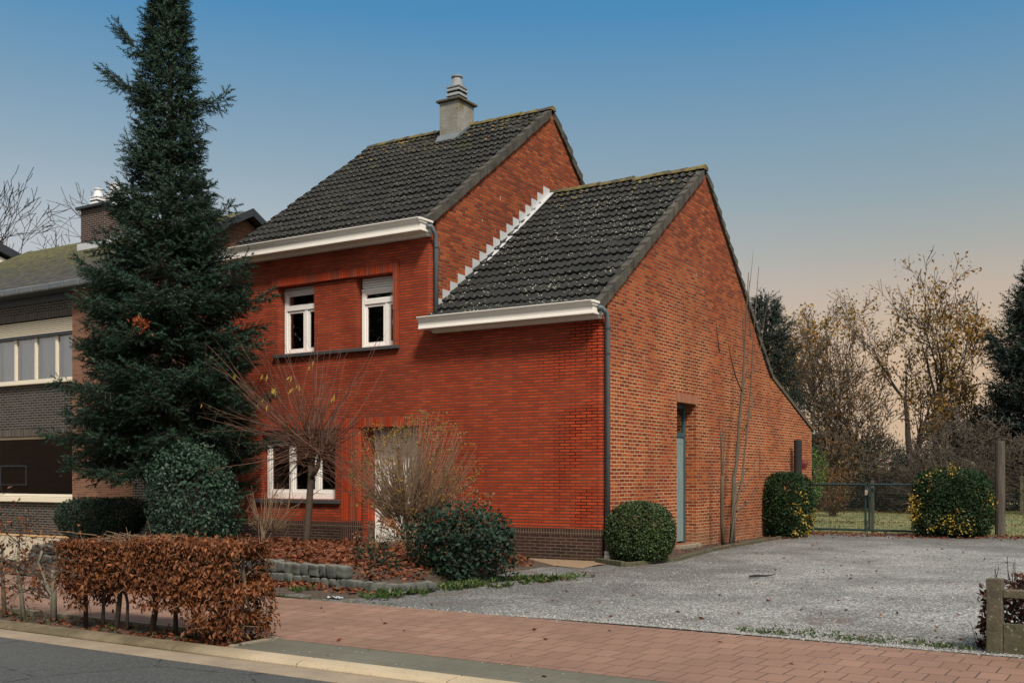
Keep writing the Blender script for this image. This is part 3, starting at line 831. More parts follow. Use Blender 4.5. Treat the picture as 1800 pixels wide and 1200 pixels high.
def window(x0, x1, z0, z1, y, shutter, posts, transom=None, mat='white_frame', gl='glass', f=.075, cas=.055, sillh=.0, parent=H):
    """frame with shutter box, glazing bars and casements; front face at y"""
    fr = MB(); d = .07
    zt = z1-shutter
    fr.box(x0, x0+f, y, y+d, z0, zt); fr.box(x1-f, x1, y, y+d, z0, zt)
    fr.box(x0+f, x1-f, y+.002, y+d, z0, z0+f+sillh); fr.box(x0+f, x1-f, y+.002, y+d, zt-f*.6, zt)
    rows = [(z0+f+sillh, zt-f*.6)]
    if transom:
        fr.box(x0+f, x1-f, y-.008, y+d, transom-.045, transom+.045)
        rows = [(z0+f+sillh, transom-.045), (transom+.045, zt-f*.6)]
    xs = [x0+f]
    for p in posts: xs += [p-.035, p+.035]
    xs.append(x1-f)
    for p in posts: fr.box(p-.035, p+.035, y+.004, y+d, rows[0][0], rows[0][1])
    # casement rims set back a little
    for r_i, (a, b) in enumerate(rows):
        cells = list(zip(xs[::2], xs[1::2])) if r_i == 0 else [(x0+f, x1-f)]
        for u, v in cells:
            c_ = cas if r_i == 0 else .03
            fr.box(u, u+c_, y+.018, y+d-.005, a, b); fr.box(v-c_, v, y+.018, y+d-.005, a, b)
            fr.box(u+c_, v-c_, y+.018, y+d-.005, a, a+c_); fr.box(u+c_, v-c_, y+.018, y+d-.005, b-c_, b)
    wo = fr.build('window', M[mat], parent, bevel=.004)
    MB().sheet_y(x0+f, x1-f, y+.045, z0+f, zt-f*.6).build('pane', M[gl], wo)
    if shutter:
        sh = MB(); n = max(2, int(shutter/.045)); hh = shutter/n
        for i in range(n):
            a = zt+i*hh
            sh.prism([(y+.03, a+.002), (y+.006, a+.006), (y+.004, a+hh*.7), (y+.03, a+hh-.001)], 0, x0+.01, x1-.01)
        sh.box(x0, x1, y-.012, y+.05, zt-.004, zt+.03)
        sh.build('roller_shutter', M[mat], wo)
    return wo
window(-7.83, -6.60, 4.125, 5.575, .20, .11, [-7.21], 5.12)
window(-5.66, -4.42, 4.125, 5.575, .20, .26, [-5.02], 5.08)
window(-8.33, -6.20, 1.035, 2.495, .18, .22, [-7.60, -6.86], None, sillh=.07)
# front door, half hidden by the twigs
dr = MB()
dr.box(-5.444, -5.33, .35, .43, .16, 2.40); dr.box(-4.20, -4.082, .35, .43, .16, 2.40); dr.box(-5.33, -4.20, .352, .43, 2.28, 2.40)
dr.box(-5.33, -4.20, .37, .415, .16, .75)
for a, b in ((-5.33, -4.93), (-4.76, -4.20)): dr.box(a, b, .37, .415, .75, 2.28)
dr.box(-4.93, -4.76, .371, .415, 2.10, 2.28)
for a, b in ((-5.27, -5.0), (-4.70, -4.28)): dr.box(a, b, .355, .369, .25, .66)
d_o = dr.build('front_door', M['white_frame'], H, bevel=.005)
MB().sheet_y(-4.93, -4.76, .39, .75, 2.10).build('door_pane', M['glass_dark'], d_o)
MB().tube([(-4.28, .365, 1.15), (-4.28, .33, 1.15), (-4.36, .33, 1.15)], .009).build('door_handle', M['lock_metal'], d_o)
MB().box(-5.44, -4.09, -.40, .345, -.05, .15).build('door_step', M['concrete'], H, bevel=.01)
MB().box(-5.95, -3.85, -.75, -.402, -.05, .07).build('door_step', M['concrete'], H, bevel=.01)
# side door in the gable
sd = MB()
sd.box(-.30, -.235, 3.26, 3.33, .13, 3.01); sd.box(-.30, -.235, 4.19, 4.262, .13, 3.01)
sd.box(-.30, -.237, 3.33, 4.19, 2.94, 3.01); sd.box(-.30, -.232, 3.33, 4.19, 2.33, 2.43)
s_o = sd.build('side_door', M['door_frame_teal'], H, bevel=.004)
lf = MB().box(-.29, -.252, 3.335, 4.185, .15, 2.325).box(-.251, -.243, 3.335, 4.15, .16, .58)
lf.box(-.2515, -.247, 3.34, 4.18, 2.20, 2.215)
lf.build('door_leaf', M['door_paint'], s_o, bevel=.004)
MB().poly([(-.268, 3.335, 2.44), (-.268, 4.185, 2.44), (-.268, 4.185, 2.94), (-.268, 3.335, 2.94)]).build('transom_pane', M['glass_dark'], s_o)
MB().tube([(-.25, 3.42, 1.2), (-.20, 3.42, 1.2), (-.20, 3.52, 1.2)], .01).build('door_handle', M['lock_metal'], s_o)
MB().box(-.02, .003, 3.17, 4.36, 3.022, 3.21).build('side_door_lintel', M['gable_soldier'], H)
MB().box(-.30, .10, 3.2, 4.32, .02, .118).build('side_door_step', M['concrete'], H, bevel=.01)

# white box cornices
def cornice(x0, x1, zb, zt, ret):
    pr = [(.0, zb-.005), (-.36, zb-.018), (-.39, zb-.018), (-.39, zb+.018), (-.378, zb+.022), (-.378, zt-.085), (-.40, zt-.08), (-.408, zt-.05), (-.435, zt-.035),
          (-.44, zt-.014), (-.455, zt-.010), (-.455, zt+.006), (.0, zt+.02)]
    mb = MB(); mb.prism(pr, 0, x0, x1)
    mb.prism([(.0, zb-.07), (-.11, zb-.07), (-.15, zb-.03), (-.15, zb-.006), (.0, zb-.006)], 0, x0+.13, x1-.02)
    if ret:      # moulded end towards the drive
        mb.box(x1, x1+.022, -.42, -.02, zt-.080, zt-.04); mb.box(x1, x1+.042, -.44, -.02, zt-.038, zt+.004); mb.box(x1, x1+.012, -.39, -.02, zb-.016, zb+.016)
    c = mb.build('cornice', M['white_paint'], H, bevel=.003)
    return c
cornice(XL-.1, XT+.03, 6.245, 6.46, True)
cornice(XT-.02, .0, 4.345, 4.55, True)

# roofs of double-roman tiles, real waves and courses
def tile_roof(x0, x1, p0, p1, mat, name, wave=.165, course=.335, amp=.027, th=.038, nseg=8):
    """p0=(y,z) eave, p1=(y,z) ridge"""
    L = math.hypot(p1[0]-p0[0], p1[1]-p0[1]); n = max(1, round(L/course))
    dy, dz = (p1[0]-p0[0])/n, (p1[1]-p0[1])/n
    ny, nz = -dz/math.hypot(dy, dz), dy/math.hypot(dy, dz)
    if nz < 0: ny, nz = -ny, -nz
    nx = int((x1-x0)/wave*nseg); xs = np.linspace(x0, x1, nx+1)
    ph = (xs-x1)/wave
    # S-shaped roll: a narrow round roll and a shallow pan
    w = amp*np.where((ph % 1) < .46, np.sin((ph % 1)/.46*np.pi), -.32*np.sin(((ph % 1)-.46)/.54*np.pi))
    tr = np.random.default_rng(int(abs(x0*100)))
    V = []; F = []; o = 0
    for i in range(n):
        j = tr.normal(0, .0025); tl = tr.normal(0, .0035, 400)[np.floor(ph/2).astype(int) % 400]
        rows = []
        for (s, lift) in ((-.03, th*.0+.002), (-.03, th+.010), (1.0, .006)):
            base_y = p0[0]+dy*(i+s); base_z = p0[1]+dz*(i+s)
            sag = .007*np.sin(xs*1.9+i*.7)+.005*np.sin(xs*4.3-i*1.3)+tl
            h = (w+lift+j+sag) if lift > .004 else (w*.9+lift-.004+sag)
            rows.append(np.stack([xs, base_y+ny*h, base_z+nz*h], 1))
        V.append(np.concatenate(rows)); k = nx+1; a = np.arange(nx)
        for r in (0, 1):
            F.append(np.stack([o+r*k+a, o+r*k+a+1, o+(r+1)*k+a+1, o+(r+1)*k+a], 1))
        o += 3*k
    ob = np_obj(name, np.concatenate(V), np.concatenate(F), mat, H, smooth=True)
    ob.data.polygons.foreach_set('use_smooth', np.ones(len(ob.data.polygons), bool))
    md = ob.modifiers.new('edges', 'EDGE_SPLIT'); md.split_angle = R(40)
    return ob
XR = -9.23
rt = tile_roof(XR, XT+.03, (-.14, 6.475), (4.70, 10.02), M['tile_tall'], 'main_roof')
tile_roof(XR, XT+.03, (9.5, 5.58), (4.70, 10.02), M['tile_tall'], 'main_roof_rear')
rl = tile_roof(XT+.012, .03, (-.14, 4.545), (4.70, 8.06), M['tile_low'], 'low_roof')
tile_roof(XT+.012, .03, (9.0, 4.10), (4.70, 8.06), M['tile_low'], 'low_roof_rear')
tile_roof(XT-.0, .03, (12.8, 2.79), (9.0, 4.085), M['tile_low'], 'lean_to_roof')
tile_roof(XR, XT-.02, (12.8, 2.79), (9.3, 4.0), M['tile_low'], 'lean_to_roof')
def ridge(x0, x1, y, z, parent, r=.12, L=.42):
    mb = MB(); x = x1; i = 0
    tr = np.random.default_rng(int(abs(x0*10)))
    while x > x0+.1:
        a = max(x-L-.05, x0-.02); rr = r+tr.normal(0, .004); dz = tr.normal(0, .005)
        n0 = len(mb.v); k = 8
        for xx, q in ((x, rr+.012), (a, rr-.006)):
            for j in range(k+1):
                t_ = math.pi*(j/k)*.9+math.pi*.05
                mb.v.append((xx, y-q*1.1*math.cos(t_), z-.075+dz+q*math.sin(t_)))
        for j in range(k): mb.f.append((n0+j, n0+j+1, n0+k+2+j, n0+k+1+j))
        mb.f.append(tuple(range(n0, n0+k+1)))
        mb.f.append(tuple(range(n0+k+1, n0+2*k+2))[::-1])
        x -= L; i += 1
    return mb.build('ridge_tiles', M['ridge_tile'], parent)
ridge(XR, XT+.05, 4.70, 10.06, rt)
ridge(XT+.02, .05, 4.70, 8.10, rl)
def verge(x, pts, parent, first=0, drop=.20, L=.335, top=.028):
    """dark verge tiles, one per course, stepping up the slope"""
    mb = MB(); tr = np.random.default_rng(int(abs(x*10)+len(pts)))
    for (ya, za), (yb, zb) in zip(pts[:-1], pts[1:]):
        l = math.hypot(yb-ya, zb-za); n = max(1, round(l/L)); uy, uz = (yb-ya)/l, (zb-za)/l
        st = l/n
        ny, nz = -uz, uy
        if nz < 0: ny, nz = -ny, -nz
        for i in range(n):
            s0, s1 = i*st-.02, (i+1)*st+.015
            e = tr.normal(0, .006)
            a = (ya+uy*s0, za+uz*s0); b = (ya+uy*s1, za+uz*s1)
            h0, h1 = top+.036+e, top-.006+e
            q = [(a[0]+ny*h0, a[1]+nz*h0), (b[0]+ny*h1, b[1]+nz*h1), (b[0]+ny*h1, b[1]+nz*h1-drop+.03), (a[0]+ny*h0, a[1]+nz*h0-drop-.012)]
            n0 = len(mb.v)
            xo, xi = x+.064+e*.8, x-.09
            tp = x+.040
            mb.v += [(xo if m in (0, 3) else tp, yy, zz) for m, (yy, zz) in enumerate(q)] + [(xi, yy, zz) for yy, zz in q]
            for f in ((0, 1, 2, 3), (7, 6, 5, 4), (0, 4, 5, 1), (1, 5, 6, 2), (2, 6, 7, 3), (3, 7, 4, 0)): mb.f.append(tuple(n0+m for m in f))
    return mb.build('verge_tiles', M['verge_tile'], parent)
verge(XT+.004, [(-.14, 6.475), (4.62, 9.96)], rt)
verge(XT+.004, [(9.5, 5.58), (4.78, 9.95)], rt)
verge(.004, [(-.14, 4.545), (4.62, 8.00)], rl)
verge(.004, [(9.02, 4.09), (4.78, 7.99)], rl, drop=.15)
# thin mortared verge of the lean-to
MB().prism([(9.0, 4.02), (9.0, 4.13), (12.75, 2.84), (12.75, 2.76)], 0, -.2, .028).build('lean_to_verge', M['old_concrete'], rl)
MB().box(-.25, .02, 12.75, 12.83, 2.70, 2.80).build('lean_to_gutter', M['pvc_white'], H)
# stepped zinc flashing where the low roof meets the tall gable
y = .12; mb = MB()
while y < 4.45:
    y1 = y+.262
    zt = zr_low(y)+.37
    yb = min(y1, 4.66)
    mb.prism([(y, zr_low(y)-.02), (y1+.03, zr_low(y1+.03)-.02), (y1+.03, zt-.01), (y, zt)], 0, XT+.001, XT+.006+.002*(int(y*10) % 2))
    y = y1
mb.prism([(-.1, zr_low(-.1)+.055), (4.66, zr_low(4.66)+.055), (4.66, zr_low(4.66)+.07), (-.1, zr_low(-.1)+.07)], 0, XT+.009, XT+.13)
mb.build('step_flashing', M['zinc_flashing'], H)
# chimney on the ridge
ch = MB().box(-6.56, -5.99, 4.14, 4.80, 9.3, 10.53).build('chimney', M['plaster'], H, bevel=.02)
MB().box(-6.625, -5.925, 4.075, 4.865, 10.53, 10.59).build('chimney_cap', M['old_concrete'], ch, bevel=.015)
def cowl(cx, cy, z, s, mat, parent):
    """louvred chimney pot: square louvres under a tapering round collar"""
    mb = MB()
    mb.box(cx-.20*s, cx+.20*s, cy-.20*s, cy+.20*s, z, z+.10*s)
    for i in range(2):
        a = z+(.13+.13*i)*s
        b = a+.09*s
        q0, q1 = .205*s, .17*s
        n0 = len(mb.v)
        for zz, q in ((a, q0), (b, q1), (b+.012*s, q1), (a+.02*s, q0+.004)):
            mb.v += [(cx-q, cy-q, zz), (cx+q, cy-q, zz), (cx+q, cy+q, zz), (cx-q, cy+q, zz)]
        for r_ in ((0, 1), (1, 2), (2, 3), (3, 0)):
            for j in range(4):
                k = (j+1) % 4; mb.f.append((n0+r_[0]*4+j, n0+r_[0]*4+k, n0+r_[1]*4+k, n0+r_[1]*4+j))
        mb.box(cx-.12*s, cx+.12*s, cy-.12*s, cy+.12*s, z+.1*s, b+.04*s)
        for sx in (-1, 1):
            for sy in (-1, 1): mb.box(cx+sx*.165*s-.015, cx+sx*.165*s+.015, cy+sy*.165*s-.015, cy+sy*.165*s+.015, z+.1*s, b+.05*s)
    n0 = len(mb.v); k = 12; z1 = z+.37*s
    mb.box(cx-.205*s, cx+.205*s, cy-.205*s, cy+.205*s, z1-.01*s, z1+.025*s)
    mb.lathe(cx, cy, [(.185*s, z1+.025*s), (.165*s, z1+.09*s), (.125*s, z1+.25*s), (.12*s, z1+.29*s)], 14)
    mb.lathe(cx, cy, [(.125*s, z1+.28*s), (.155*s, z1+.29*s), (.155*s, z1+.325*s), (.10*s, z1+.345*s)], 14)
    return mb.build('chimney_cowl', mat, parent)
cowl(-6.27, 4.47, 10.59, .92, M['chimney_pot'], ch)
mb = MB()
mb.prism([(4.02, 9.53), (4.135, 9.62), (4.135, 9.74), (4.02, 9.58)], 0, -6.60, -5.95)
mb.prism([(4.02, 9.54), (4.72, 10.07), (4.72, 10.14), (4.14, 9.72), (4.02, 9.59)], 0, -5.985, -5.945)
mb.build('chimney_flashing', M['zinc'], ch)
# down pipes
def downpipe(pts, r, brackets, base=None):
    p = MB().tube(pts, r, 12).build('downpipe', M['pipe_grey'], H, smooth=True)
    bx, by = pts[-1][0], pts[-1][1]
    for z in brackets:
        MB().lathe(bx, by, [(r+.001, z-.016), (r+.008, z-.014), (r+.008, z+.014), (r+.001, z+.016)], 12).build('pipe_bracket', M['dark_fascia'], p)
    if base: MB().lathe(bx, by, [(.062, -.02), (.068, .10), (.055, .13), (.06, .19), (.047, .20)], 14).build('pipe_shoe', M['pvc_white'], p)
    return p
downpipe([(XT+.03, -.20, 6.34), (XT+.10, -.13, 6.33), (XT+.11, -.02, 6.22), (XT+.085, .055, 6.02), (XT+.085, .055, 4.56)], .045, [5.96, 4.78])
downpipe([(.0, -.22, 4.45), (.05, -.17, 4.45), (.09, -.06, 4.38), (.075, .03, 4.22), (.075, .03, .12)], .046, [4.10, 3.66, 1.85, .42], base=True)
# iron wall anchor, vent holes are too small to show
# rear hanging pot
hp = MB(); hp.lathe(.12, 11.45, [(.07, 1.72), (.12, 1.86), (.10, 1.94), (.06, 1.95)], 12)
hp.box(.0, .05, 11.43, 11.47, 1.86, 1.89)
tag(hp.build('wall_pot', M['red_pot'], base=(0.1, 11.45, 1.72)), 'small dark red pot fixed to the gable wall beside the black post', 'plant pot')

# ------------------------------------------------------------------ neighbouring house on the left
N = empty('neighbour_house', (-18., 0, 0), 'dark brick house with mossy roof and wide windows at the left edge', 'house')
NX0, NX1 = -24.2, -13.84
UW = (-22.0, -14.86, 3.97, 5.56); LW = (-21.0, -14.86, .93, 2.55)
wall_cells([-24., -14.82], lambda u: 6.20, [UW, LW], 0., .3, 1, 'front_wall', M['dark_brick'], N)
MB().box(-24., -14.87, -.012, .05, 5.565, 5.74).build('upper_lintel', M['dark_soldier'], N)
MB().box(-24., -14.87, -.012, .05, 2.56, 2.74).build('lower_lintel', M['dark_soldier'], N)
MB().box(-14.82, NX1, -.06, .98, 0, 6.20).build('brick_pier', M['tan_brick'], N)
def zn(y): return 6.22+.535*(y+.30) if y <= 4.8 else 8.95-.535*(y-4.8)
wall_cells([.985, 4.8, 9.6], lambda y: zn(y)-.12, [], NX1-.30, .30, 0, 'gable_wall', M['tan_brick'], N)
wall_cells([.31, 4.8, 9.6], lambda y: zn(y)-.12, [], -24., .30, 0, 'gable_wall', M['tan_brick'], N)
MB().box(-23.7, NX1-.31, 9.3, 9.6, 0, 6.2).build('rear_wall', M['tan_brick'], N)
MB().box(-23.69, NX1-.98, .31, 9.29, 3.05, 3.2).build('upper_floor', M['room_wall'], N)
MB().box(-23.69, NX1-.98, 3.6, 3.7, .01, 3.04).build('inner_wall', M['dark_interior'], N)
def slab_roof(x0, x1, p0, p1, th, name, mat, parent):
    mb = MB(); (ya, za), (yb, zb) = p0, p1
    mb.prism([(ya, za), (yb, zb), (yb, zb-th), (ya, za-th)], 0, x0, x1)
    return mb.build(name, mat, parent)
nr_ = slab_roof(NX0, NX1+.28, (-.36, 6.28), (4.8, 9.03), .10, 'roof', M['mossy_tile'], N)
slab_roof(NX0, NX1+.28, (9.9, 6.22), (4.81, 9.03), .10, 'roof_rear', M['mossy_tile'], N)
mb = MB()
mb.prism([(-.40, 6.12), (-.40, 6.30), (4.8, 9.075), (4.8, 8.86)], 0, NX1+.283, NX1+.33)
mb.prism([(9.9, 6.03), (9.9, 6.25), (4.805, 9.075), (4.805, 8.86)], 0, NX1+.283, NX1+.33)
mb.build('barge_board', M['dark_fascia'], nr_)
MB().box(NX0, NX1+.28, -.03, -.002, 5.98, 6.24).build('fascia', M['dark_fascia'], N)
MB().box(NX0, NX1+.28, -.34, -.03, 6.15, 6.17).build('soffit', M['dark_fascia'], N)
mb = MB()
mb.prism([(-.36, 6.17), (-.47, 6.18), (-.49, 6.29), (-.47, 6.31), (-.46, 6.21), (-.36, 6.20)], 0, NX0, NX1+.3)
x = NX0+.3
while x < NX1+.2:
    mb.box(x, x+.025, -.500, -.485, 6.16, 6.31); x += .62
mb.build('gutter', M['zinc'], N)
# rows of windows
def wide_window(x0, x1, z0, z1, posts, box, nm):
    fr = MB(); y = .14
    fr.box(x0, x0+.07, y, y+.07, z0, z1-box); fr.box(x1-.07, x1, y, y+.07, z0, z1-box)
    fr.box(x0+.07, x1-.07, y, y+.07, z0, z0+.07); fr.box(x0+.07, x1-.07, y, y+.07, z1-box-.06, z1-box)
    for p in posts: fr.box(p-.05, p+.05, y-.004, y+.07, z0+.07, z1-box-.06)
    w = fr.build('window', M['cream_frame'], N, bevel=.005)
    return w
w1 = wide_window(-22.0, -14.87, 3.97, 5.55, [-21.0, -20.1, -19.25, -18.36, -17.50, -16.62, -15.74], .37, 'upper')
MB().sheet_y(-21.9, -14.95, .175, 4.04, 5.12).build('pane', M['glass'], w1)
mb = MB()
for i in range(7):
    a = 5.185+i*.052
    mb.prism([(.10, a+.002), (.062, a+.006), (.058, a+.038), (.10, a+.05)], 0, -22., -14.87)
mb.build('roller_shutter', M['cream_frame'], w1)
MB().box(-22., -14.87, .06, .16, 5.12, 5.18).build('shutter_rail', M['dark_fascia'], w1)
# pale sheet added behind the upper panes, standing in for reflected sky
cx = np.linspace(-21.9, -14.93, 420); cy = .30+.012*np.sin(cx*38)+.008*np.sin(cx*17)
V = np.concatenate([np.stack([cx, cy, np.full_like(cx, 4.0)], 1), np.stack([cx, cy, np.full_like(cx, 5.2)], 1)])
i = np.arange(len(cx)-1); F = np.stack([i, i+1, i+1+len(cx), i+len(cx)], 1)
np_obj('reflected_sky_sheet', V, F, M['reflected_sky_sheet'], w1, smooth=True)
w2 = wide_window(-21.0, -14.87, .99, 2.55, [], .0, 'lower')
MB().sheet_y(-20.93, -14.94, .175, 1.06, 2.49).build('pane', M['glass_dark'], w2)
MB().box(-24., -14.84, -.10, .14, .86, .985).build('window_sill', M['cream_frame'], N, bevel=.008)
MB().box(-24., -14.84, -.12, .14, 3.89, 3.965).build('window_sill', M['cream_frame'], N, bevel=.008)
# chimney with two louvred pots
nch = MB().box(-19.5, -18.40, 3.55, 4.45, 8.2, 9.55).build('chimney', M['chimney_brick'], N)
MB().box(-19.62, -18.28, 3.43, 4.57, 9.55, 9.63).build('chimney_cap', M['dark_fascia'], nch, bevel=.01)
mb = MB().box(-19.58, -18.32, 3.47, 3.545, 8.20, 8.52); mb.prism([(3.47, 8.25), (4.45, 8.78), (4.45, 8.98), (3.47, 8.50)], 0, -18.395, -18.32)
mb.build('chimney_flashing', M['zinc_flashing'], nch)
cowl(-19.15, 3.9, 9.63, .86, M['pot_white'], nch)
cowl(-18.62, 4.1, 9.63, 1.04, M['pot_white'], nch)

# garage added to close the gap; its dark colours stand for spruce shade
gr = empty('garage', (-11.5, 2.2, 0), 'low garage added between the two houses, its dark brick colour standing for shade', 'garage')
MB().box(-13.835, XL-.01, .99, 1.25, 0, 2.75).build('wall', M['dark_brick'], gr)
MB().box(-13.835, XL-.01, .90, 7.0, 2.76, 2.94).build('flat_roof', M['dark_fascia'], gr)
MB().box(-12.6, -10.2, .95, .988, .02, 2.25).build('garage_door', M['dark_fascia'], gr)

# ------------------------------------------------------------------ house across the street (seen mirrored in the panes)
oh = empty('opposite_house', (-6, -26, 0), 'long low brown brick house across the street behind the viewer', 'house')
wall_cells([-80., 22.], lambda u: 5.6, [(-30, -27, .9, 2.3), (-20, -16, .9, 2.3), (-9, -6, .9, 2.3), (2, 5, .9, 2.3), (12, 14, .9, 2.3)], -26.3, .3, 1, 'wall', M['far_brick'], oh)
for a in (-70, -60, -50, -42, -30, -20, -9, 2, 12):
    MB().box(a+.05, a+2.95, -25.99, -25.93, .95, 1.02).box(a+.05, a+2.95, -25.99, -25.93, 2.2, 2.28).box(a+.05, a+.13, -25.99, -25.93, 1.02, 2.2).box(a+2.87, a+2.95, -25.99, -25.93, 1.02, 2.2).build('window', M['white_frame'], oh)
MB().prism([(-25.6, 5.55), (-25.6, 5.65), (-30., 7.6), (-34., 5.65), (-34., 5.55)], 0, -80.3, 22.3).build('roof', M['dark_fascia'], oh)
MB().box(-79.9, 21.9, -33., -26.4, 0., 3.04).build('inner_wall', M['dark_interior'], oh)

# white rendered house far left
wh = empty('white_house', (-31., 8, 0), 'pale rendered house with a dark roof edge peeping over the mossy roof', 'house')
MB().prism([(-2., 0), (14.5, 0), (14.5, 8.2), (5.5, 11.1), (-2., 8.2)], 0, -42, -31.).build('wall', M['white_render'], wh)
MB().prism([(15., 8.2), (15., 8.5), (5.6, 11.55), (5.6, 11.2)], 0, -42, -30.8).build('roof', M['dark_fascia'], wh)
MB().prism([(-3., 7.9), (-3., 8.15), (5.59, 11.55), (5.59, 11.2)], 0, -42, -30.8).build('roof', M['dark_fascia'], wh)

# ------------------------------------------------------------------ cobble retaining wall
def cobble_np(c, size, ang, rg):
    """rounded block"""
    n = 7
    u = np.linspace(-1, 1, n); P = []
    V = []; F = []
    for ax in range(3):
        for sg in (-1, 1):
            A, B = np.meshgrid(u, u, indexing='ij')
            q = np.zeros((n, n, 3)); q[..., ax] = sg; q[..., (ax+1) % 3] = A; q[..., (ax+2) % 3] = B*sg
            o = len(V)*n*n; V.append(q.reshape(-1, 3))
            i = (np.arange(n-1)[:, None]*n+np.arange(n-1)[None]).ravel()
            F.append(o+np.stack([i, i+n, i+n+1, i+1], 1))
    V = np.concatenate(V); F = np.concatenate(F)
    pw = rg.uniform(4.5, 8.)
    V = V/((np.abs(V)**pw).sum(1, keepdims=True)**(1/pw))*1.0
    K = rg.normal(0, 1.6, (5, 3)); ph = rg.uniform(0, 6, 5)
    V = V*(1+.095*np.sin(V@K.T+ph).sum(1, keepdims=True)*.6)
    V = V*np.asarray(size)*.5
    ca, sa = math.cos(ang), math.sin(ang)
    V = np.stack([V[:, 0]*ca-V[:, 1]*sa, V[:, 0]*sa+V[:, 1]*ca, V[:, 2]], 1)+np.asarray(c)
    return V, F
cw = empty('cobble_wall', (-3., -5.55, 0), 'low retaining wall of rounded grey cobble blocks round the front garden', 'wall')
rg = np.random.default_rng(21)
path = np.array(WALL_PTS); sl = np.linalg.norm(np.diff(path, axis=0), axis=1); cum = np.concatenate([[0], np.cumsum(sl)])
def along(s):
    return np.array([np.interp(s, cum, path[:, 0]), np.interp(s, cum, path[:, 1])])
for row in range(2):
    s = .05+row*.08
    end = cum[-1] if row == 0 else cum[-1]-1.35
    while s < end:
        L_ = rg.uniform(.155, .225)
        p = along(s+L_/2); q = along(s+L_/2+.02); a = math.atan2(*(q-p)[::-1])
        h = rg.uniform(.155, .18) if row == 0 else rg.uniform(.14, .175)
        if row == 0 and s > cum[-1]-1.1: h *= .8
        v, f = cobble_np((p[0], p[1]+rg.normal(0, .008)+row*.03, (.068 if row == 0 else .232)+rg.normal(0, .007)), (L_*.86, .19*rg.uniform(.85, 1.15), h*.97), a+rg.normal(0, .10), rg)
        np_obj('cobble_block', v, f, M['cobble'], cw, smooth=True)
        s += L_

# edging stones of the gable bed
ed = empty('stone_edging', (.6, 3, 0), 'low grey stone edging round the planting strip along the brick gable', 'edging')
EP = [(-.05, -.16), (.70, -.62), (1.02, .95), (.62, 3.75), (.50, 5.0), (.46, 7.2), (.40, 9.4), (.36, 11.4)]
for a, b in zip(EP[:-1], EP[1:]):
    l = math.hypot(b[0]-a[0], b[1]-a[1]); n = max(1, round(l/.95))
    ux, uy = (b[0]-a[0])/l, (b[1]-a[1])/l
    for i in range(n):
        s0, s1 = l*i/n+.01, l*(i+1)/n-.01
        px, py = -uy*.04, ux*.04
        q = [(a[0]+ux*s0+px, a[1]+uy*s0+py), (a[0]+ux*s1+px, a[1]+uy*s1+py), (a[0]+ux*s1-px, a[1]+uy*s1-py), (a[0]+ux*s0-px, a[1]+uy*s0-py)]
        MB().prism(q, 2, -.05, .075+rg.normal(0, .008)).build('edging_stone', M['old_concrete'], ed, bevel=.01)
mb = MB(); mb.prism([(x_-.03, y_) for x_, y_ in EP[1:]]+[(.0, 11.4), (.0, -.02)], 2, -.02, .045)
tag(mb.build('gable_bed', M['soil']), kind='structure')

# concrete fence posts and panels at the right corner
def concrete_fence():
    f = empty('concrete_fence', (7.5, -6.74, 0), 'low mossy concrete fence post and panel at the bottom right corner', 'fence')
    MB().box(7.15, 7.275, -6.80, -6.66, -.1, .635).build('post', M['old_concrete'], f, bevel=.008)
    for k in range(3):
        x0 = 7.277+1.35*k; x1 = x0+1.22
        MB().box(x0, x1, -6.76, -6.70, -.02, .255).build('base_panel', M['old_concrete'], f, bevel=.006)
        MB().box(x0, x1, -6.775, -6.685, .475, .545).build('top_rail', M['old_concrete'], f, bevel=.006)
        MB().box(x1+.002, x1+.125, -6.80, -6.66, -.1, .635).build('post', M['old_concrete'], f, bevel=.008)
concrete_fence()

# ------------------------------------------------------------------ wooden posts, gate, wire fences
def post(name, x, y, r, h, label, mat):
    mb = MB(); mb.lathe(x, y, [(r, -.05), (r*1.01, h*.5), (r*.98, h-.02), (r*.9, h)], 14)
    return tag(mb.build(name, mat, base=(x, y, 0), smooth=False), label, 'post')
post('wooden_post', .22, 10.62, .105, 2.46, 'short black wooden post standing by the gable wall behind the bush', M['post_dark'])
t = NT('post_wood'); x, y, z = t.sep()
c = t.mix(t.ramp(t.noise(5., 5, .6, vec=t.scalev(t.obj(), (6., 6., .4))), [(.3, 0.), (.7, 1.)]), (.030, .025, .021), (.095, .078, .06))
M['post_wood'] = t.fin(c, .9, t.bump(t.noise(8., 4, vec=t.scalev(t.obj(), (6., 6., .3))), .6, .01))
post('wooden_post', 4.86, 11.9, .118, 2.38, 'thick weathered round wooden post right of the variegated bush', M['post_wood'])

